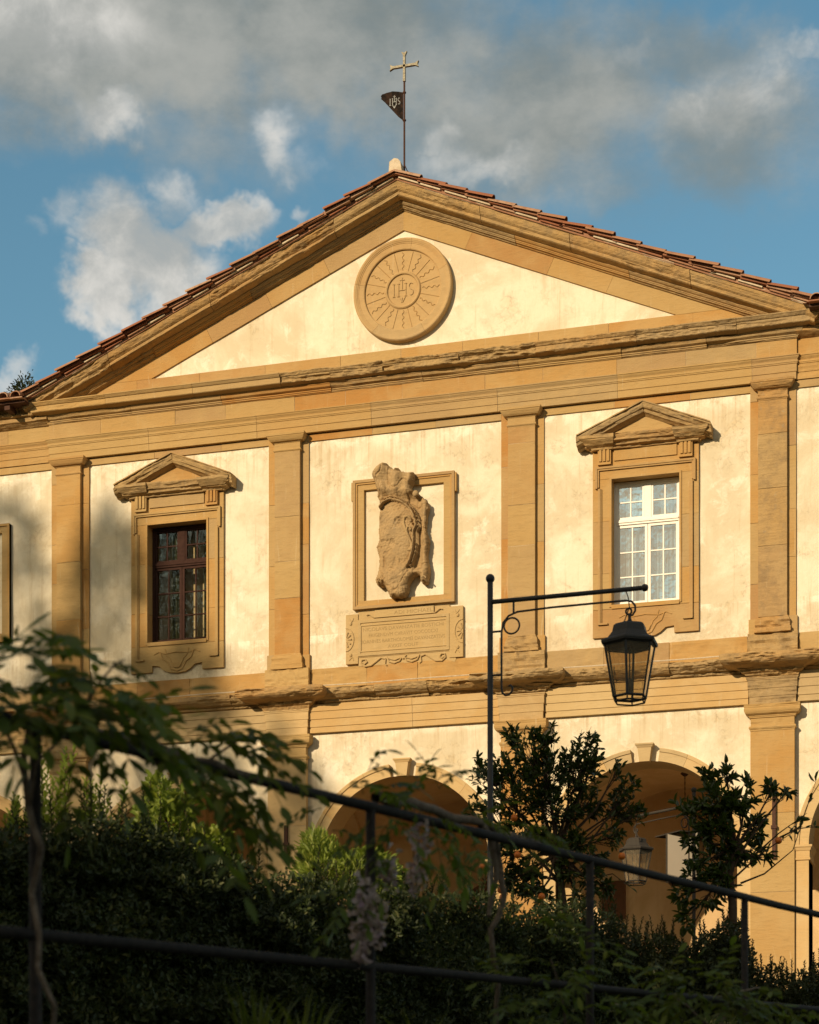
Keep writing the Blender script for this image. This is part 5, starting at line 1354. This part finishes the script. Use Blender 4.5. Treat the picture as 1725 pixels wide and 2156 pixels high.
def wisteria(name, label, stems, leafspots, seed, racemes=(), cat='climbing plant'):
    rd = random.Random(seed); b = stems[0][0][0]; root = empty(name, tuple(b), 0, label, cat); o3 = Vector(root.location)
    m = MB()
    for pts, r in stems:
        P = []; 
        for a, c in zip(pts[:-1], pts[1:]):
            for k in range(6): t = k/6; q = a.lerp(c, t); P.append(q-o3+Vector((nz(q.x*7, q.y*7, q.z*7), nz(q.x*7+4, q.y*7, q.z*7), nz(q.x*7, q.y*7+9, q.z*7)))*(max(r) if isinstance(r, tuple) else r)*1.2)
        P.append(pts[-1]-o3); rr = [max(.002, r[0]*(1-i/len(P))+r[1]*i/len(P)) if isinstance(r, tuple) else r for i in range(len(P))]
        m.tube(P, rr, 7, caps=False)
    m.build('stem', M_vine, root, smooth=True)
    ls = []; mr = MB()
    for (u, v, ru, rv, d, cnt, lsz, dirn) in leafspots:
        lsz *= 1.18
        for _ in range(cnt):
            a = rd.uniform(0, 6.28); q = rd.uniform(0, 1)**.5; dd = d+rd.uniform(-.18, .18)
            p = cp(u+ru*q*math.cos(a), v+rv*q*math.sin(a), dd)-o3; 
            ax = Vector((dirn[0]*cP+rd.uniform(-.7, .7), dirn[0]*sP+rd.uniform(-.9, .6), dirn[1]+rd.uniform(-.5, .5)))
            pts = compound(p, ax, lsz*rd.uniform(2.2, 3.3), rd.choice([6, 8, 8, 10]), lsz, rd, ls, rd.uniform(.1, .6))
            mr.tube(pts, .0016, 4, caps=False)
    tag(mr.build('leaf_stalks', M_wis2, root), kind='stuff')
    ls.sort(key=lambda t: -t[2]/max(.1, ((t[0]+o3)-cam.location).length))
    for (p, dv, sz) in ls[:300]:
        y = dv.normalized(); up = Vector((rd.uniform(-.6, .6), rd.uniform(-.9, .1), 1)); x = y.cross(up).normalized(); z = x.cross(y)
        M = Matrix.Translation(p) @ Matrix((x, y, z)).transposed().to_4x4() @ Matrix.Diagonal((sz, sz, sz, 1))
        place('leaf', rd.choice(leafmeshes), root, None, M)
    if len(ls) > 300:
        rest = ls[300:]; pos = np.array([tuple(a[0]) for a in rest]); dr = np.array([tuple(a[1]) for a in rest]); L = np.array([a[2] for a in rest])
        n = len(rest); V = leaf_arrays(pos, dr, unit(n)*.6+np.array([0, -.4, .8]), L, L*.40)
        o = place('foliage', leaf_mesh('foliage', V), root, M_wis2); tag(o, kind='stuff')
    for (u, v0, v1, d) in racemes:
        a = cp(u, v0, d)-o3; b_ = cp(u+rd.uniform(-10, 10), v1, d)-o3; n = int((v1-v0)*.55)
        t = np.array([rd.random() for _ in range(n)]); pos = np.array([tuple(a.lerp(b_, q)) for q in t])
        wd = .034*(1-.7*t)+.008; pos += unit(n)*wd[:, None]; dr = unit(n)+np.array([0, 0, -.2]); L = np.full(n, .031)*(1-.35*t)
        V = leaf_arrays(pos, dr, unit(n), L, L*.9, .4); o = place('flower_cluster', leaf_mesh('flower_cluster', V), root, M_petal); tag(o, kind='stuff')
        mr = MB().tube([a+Vector((0, 0, .06)), b_], .002, 4); mr.build('flower_stalk', M_vine, root)
    return root
F0, F1, F2 = fpt(0, topz(0)), fpt(1, topz(1)), fpt(2, topz(2))
stems1 = [([cp(105, 2200, 5.35), cp(118, 2120, 5.3), cp(80, 2040, 5.3), cp(84, 1960, 5.3), cp(70, 1880, 5.35), cp(88, 1790, 5.3), cp(60, 1700, 5.35), cp(48, 1600, 5.35), cp(60, 1535, 5.35), cp(150, 1540, 5.6), cp(300, 1590, 5.9), cp(430, 1640, 6.1)], (.0065, .012)),
          ([cp(60, 1700, 5.35), cp(75, 1610, 5.3), cp(140, 1545, 5.5)], (.005, .004)), ([cp(52, 1640, 5.35), cp(20, 1560, 5.3), cp(0, 1500, 5.3)], (.007, .004)),
          ([fpt(.1, topz(.1)+.015), fpt(.3, topz(.3)+.02), fpt(.5, topz(.5)+.012), fpt(.62, topz(.6))], (.018, .010)),
          ([cp(150, 1530, 5.4), cp(200, 1450, 5.3), cp(240, 1400, 5.3), cp(262, 1388, 5.3)], (.005, .002)),
          ([cp(430, 1640, 6.1), cp(480, 1690, 6.1), cp(520, 1740, 6.1), cp(590, 1790, 6.1)], (.005, .002)),
          ([cp(440, 1600, 6.0), cp(500, 1560, 6.0), cp(565, 1550, 6.0)], (.005, .002))]
spots1 = [(60, 1440, 100, 60, 5.2, 11, .070, (.3, .2)), (30, 1420, 60, 50, 5.2, 9, .066, (.2, .4)), (120, 1490, 80, 40, 5.25, 6, .062, (.3, .2)), (150, 1480, 90, 50, 5.3, 9, .062, (.8, .0)), (60, 1520, 90, 35, 5.3, 6, .060, (.3, -.2)), (225, 1520, 90, 40, 5.5, 8, .058, (.8, -.1)),
          (205, 1400, 30, 12, 5.4, 1, .036, (1, .35)), (330, 1560, 90, 36, 5.8, 7, .056, (.9, .0)), (150, 1590, 60, 25, 5.3, 3, .052, (.2, -.8)), (430, 1575, 70, 40, 6.0, 7, .055, (.8, .1)), (480, 1640, 60, 40, 6.0, 7, .055, (.6, -.3)),
          (400, 1620, 60, 36, 5.9, 4, .052, (.2, -.4)), (500, 1690, 60, 36, 6.0, 5, .050, (.6, -.3)), (545, 1745, 36, 26, 6.1, 2, .05, (.6, -.4)), (400, 1770, 30, 20, 5.2, 1, .06, (.5, -.4)), (520, 1590, 50, 26, 6.1, 5, .05, (1, .1))]
wisteria('wisteria_vine', 'blurred wisteria vine twined over the first rail post at far left', stems1, spots1, 31)
stems2 = [([cp(1040, 2200, 7.9), cp(1045, 2080, 7.9), cp(1030, 1960, 7.9), cp(1070, 1880, 7.9), cp(1050, 1800, 7.9), cp(1040, 1745, 7.8), cp(940, 1712, 7.5), cp(850, 1690, 7.2), cp(790, 1680, 7.0)], (.008, .020)),
          ([cp(1045, 1750, 7.8), cp(1090, 1765, 8.0), cp(1150, 1785, 8.3), cp(1200, 1800, 8.5)], (.020, .006)),
          ([cp(1010, 1740, 7.7), cp(1036, 1770, 7.75), cp(1042, 1850, 7.8), cp(1030, 1930, 7.8)], (.016, .008)), ([cp(870, 1695, 7.2), cp(880, 1760, 7.2)], (.003, .002))]
spots2 = [(790, 1650, 60, 32, 6.8, 6, .046, (.5, .2)), (870, 1660, 70, 30, 7.1, 8, .046, (.4, .3)), (800, 1740, 60, 50, 6.8, 7, .046, (-.2, -.6)), (880, 1725, 60, 30, 7.2, 6, .046, (.3, -.5)), (700, 1700, 50, 20, 6.7, 2, .036, (-.9, .1)), (690, 1750, 40, 12, 6.7, 1, .04, (1, .3)),
          (780, 1620, 20, 10, 6.7, 1, .04, (.8, .2)), (960, 1770, 60, 50, 7.3, 6, .052, (.2, -.6)), (1090, 1750, 60, 26, 8.0, 7, .042, (.6, .1)), (1140, 1790, 50, 18, 8.2, 4, .042, (.7, -.2)), (760, 1890, 60, 40, 6.7, 5, .048, (-.2, -.5)), (1000, 1720, 50, 20, 7.6, 4, .042, (.5, .3)), (860, 1800, 40, 30, 7.0, 3, .048, (0, -.8))]
rac2 = [(770, 1860, 2010, 6.7), (790, 1900, 1990, 6.75), (885, 1740, 1850, 7.1), (870, 1820, 1880, 7.1), (815, 1800, 1870, 6.9), (765, 1930, 2040, 6.75)]
wisteria('wisteria_vine', 'wisteria vine with pale lilac flower clusters on the second rail post', stems2, spots2, 32, rac2)
stems3 = [([cp(1500, 2300, 8.9), cp(1510, 2180, 8.9), cp(1540, 2090, 9.0), cp(1600, 2080, 9.2)], (.012, .004)), ([cp(1510, 2180, 8.9), cp(1440, 2110, 8.8), cp(1380, 2080, 8.8)], (.008, .003)), ([cp(1200, 2300, 8.0), cp(1190, 2120, 8.0), cp(1160, 2020, 8.0)], (.008, .003))]
spots3 = [(1480, 2075, 80, 30, 8.6, 14, .055, (-.2, .3)), (1420, 2110, 70, 30, 8.6, 12, .055, (-.6, -.1)), (1560, 2110, 90, 40, 8.8, 18, .055, (.5, .0)), (1640, 2150, 80, 40, 8.8, 14, .055, (.7, -.2)), (1480, 2150, 120, 40, 8.5, 20, .055, (0, -.1)), (1390, 2060, 30, 16, 8.7, 3, .05, (-.5, .2)), (1720, 2170, 50, 30, 9, 6, .055, (.5, 0))]
wisteria('wisteria_vine', 'low bright green wisteria spreading over the lower rail at bottom right', stems3, spots3, 33)
spots4 = [(1200, 2070, 90, 35, 7.9, 11, .05, (.2, .2)), (1120, 2110, 100, 40, 7.8, 13, .05, (-.3, -.1)), (1250, 2120, 80, 40, 7.9, 9, .055, (.3, -.2)), (1240, 1990, 60, 30, 8.1, 6, .048, (.3, .4)), (1185, 1975, 30, 30, 8.0, 3, .048, (0, .8)), (1090, 2050, 60, 20, 7.8, 5, .045, (-.8, .1))]
wisteria('wisteria_vine', 'dim wisteria growth along the lower rail between second and third posts', [stems3[2]], spots4, 34)
# grass tufts by the railing foot
def tuft(label, u, v, d, n, h, seed):
    rd = random.Random(seed); b = cp(u, v, d); root = None; m = MB()
    for k in range(n):
        a = rd.uniform(0, 6.28); r0 = rd.uniform(0, .10); H = h*rd.uniform(.5, 1.1); ln = rd.uniform(.1, .6); w0 = rd.uniform(.004, .008); px = r0*math.cos(a); py = r0*math.sin(a)
        dx, dy = math.cos(a)*ln*H, math.sin(a)*ln*H; base = len(m.v); sx, sy = -math.sin(a)*w0, math.cos(a)*w0; S = 6
        for i in range(S+1):
            t = i/S; q = (px+dx*t*t, py+dy*t*t, H*(t-.35*ln*t**3)); k_ = (1-t**2)+.05; m.v += [(q[0]-sx*k_, q[1]-sy*k_, q[2]), (q[0]+sx*k_, q[1]+sy*k_, q[2])]
        for i in range(S): m.f.append((base+2*i, base+2*i+1, base+2*i+3, base+2*i+2))
    o = m.build('grass_tuft', M_wis2, None, fix=False); o.location = b; tag(o, label, 'grass', 'grass tufts under the railing')
tuft('arching green grass tuft left of the second rail post, at the bottom edge', 545, 2230, 6.9, 46, .26, 1)
tuft('upright thin grass blades just left of the second rail post foot', 635, 2240, 7.1, 26, .30, 2)
tuft('sparse grass blades right of the second rail post foot, in shade', 880, 2240, 7.6, 18, .22, 3)

# ---- conifer tops behind the left wing roof
def conifer(label, c, h, rr, n, seed, leafL=.09, name='conifer_tree', group=None, holes=(), base_clear=.2, mat=M_pine, pw=1.0, cat='tree', trunk_r=.16):
    rg = np.random.default_rng(seed); root = empty(name, c, 0, label, cat, group); m = MB()
    m.tube([(0, 0, 0), (0, 0, h*.5), (0, 0, h*.97)], [trunk_r, trunk_r*.7, .03], 8); m.build('trunk', M_bark, root)
    t = rg.uniform(base_clear, 1, n); ang = rg.uniform(0, 6.283, n); rad = rr*(1-t**pw)**.75*rg.uniform(.25, 1, n)**.5+.05
    lump = np.array([nz(math.cos(a)*2+seed, math.sin(a)*2, q*6) for a, q in zip(ang, t)]); rad *= 1+.55*lump
    P = np.stack([rad*np.cos(ang), rad*np.sin(ang), t*h+rg.normal(0, .15, n)], 1)
    keep = np.ones(n, bool)
    for (hx, hy, hz, hr) in holes:
        q = P+np.array(c)-np.array([hx, hy, hz]); s = np.array(tuple(sun_dir)); pr = q-np.outer(q@s, s); keep &= np.linalg.norm(pr*np.array([1, 1, 1.25]), axis=1) > hr
    P = P[keep]; ang = ang[keep]; k = len(P)
    dr = np.stack([np.cos(ang), np.sin(ang), np.full(k, .5)], 1)+unit(k)*.7; L = leafL*rg.uniform(.6, 1.4, k)
    o = place('crown', leaf_mesh('crown', leaf_arrays(P, dr, unit(k), L, L*.42)), root, mat); tag(o, kind='stuff'); return root
for i, (x, zt_, r_) in enumerate(((-9.55, 15.95, 1.0), (-8.6, 15.4, .9), (-7.75, 15.0, .8))):
    conifer(['dark conifer top at the left edge, above the left wing roof', 'second conifer top from the left edge, behind the left wing roof', 'low conifer tip nearest the left end of the gable roof'][i], (x-1.2, 7.5, 2.0), zt_-2.0+1.0, 2.0*r_, 26000, 60+i, .075, group='conifers behind the left wing', pw=5)

# ---- trees on the slope behind the camera, between the sun and the garden: they throw the evening shade
YO = -47.0
def occ(X, Z, y=YO):
    """point on the tree row that shades facade point (X, Z)"""
    return Vector((X+.40*y, y, Z-TE*y))
gap = (-5.5, -46.0, 12.0, 1.0)
def shade_tree(label, X, Z, rr, n, seed, y=YO, pw=1.3, leafL=.45, holes=(), bc=.05):
    p = occ(X, Z, y); gz = groundz(p.x, y)
    conifer(label, (p.x, y, gz), p.z-gz, rr, n, seed, leafL, 'shade_tree', 'trees on the slope behind the viewpoint', holes, bc, M_pine, pw, 'tree', .3)
HO = [(-6.2, YO, 12.85, .95), (-5.4, YO, 11.45, .75), (-6.0, YO, 12.15, .8)]
SHL = 'dark evergreen in the row on the slope behind the viewpoint'
for i in range(10):
    X = -1.8+i*2.7
    shade_tree(SHL, X, 1.6+random.uniform(-.5, .7)-(.5 if i > 4 else 0), 3.0, 7500, 100+i, YO+random.uniform(-1.5, 1.5), 2.6, .62, HO)
for i, (X, Z, r_, n_) in enumerate(((-9.6, 11.6, 3.4, 2000), (-7.2, 11.7, 3.3, 2100), (-5.2, 11.2, 3.1, 2200), (-3.7, 9.0, 2.8, 2000), (-1.9, 6.9, 2.6, 2000), (.2, 4.8, 2.4, 2000), (2.2, 3.2, 2.4, 2200))):
    shade_tree(SHL, X, Z, r_, n_, 130+i, YO-2-i*.4, 1.6, .46, HO)
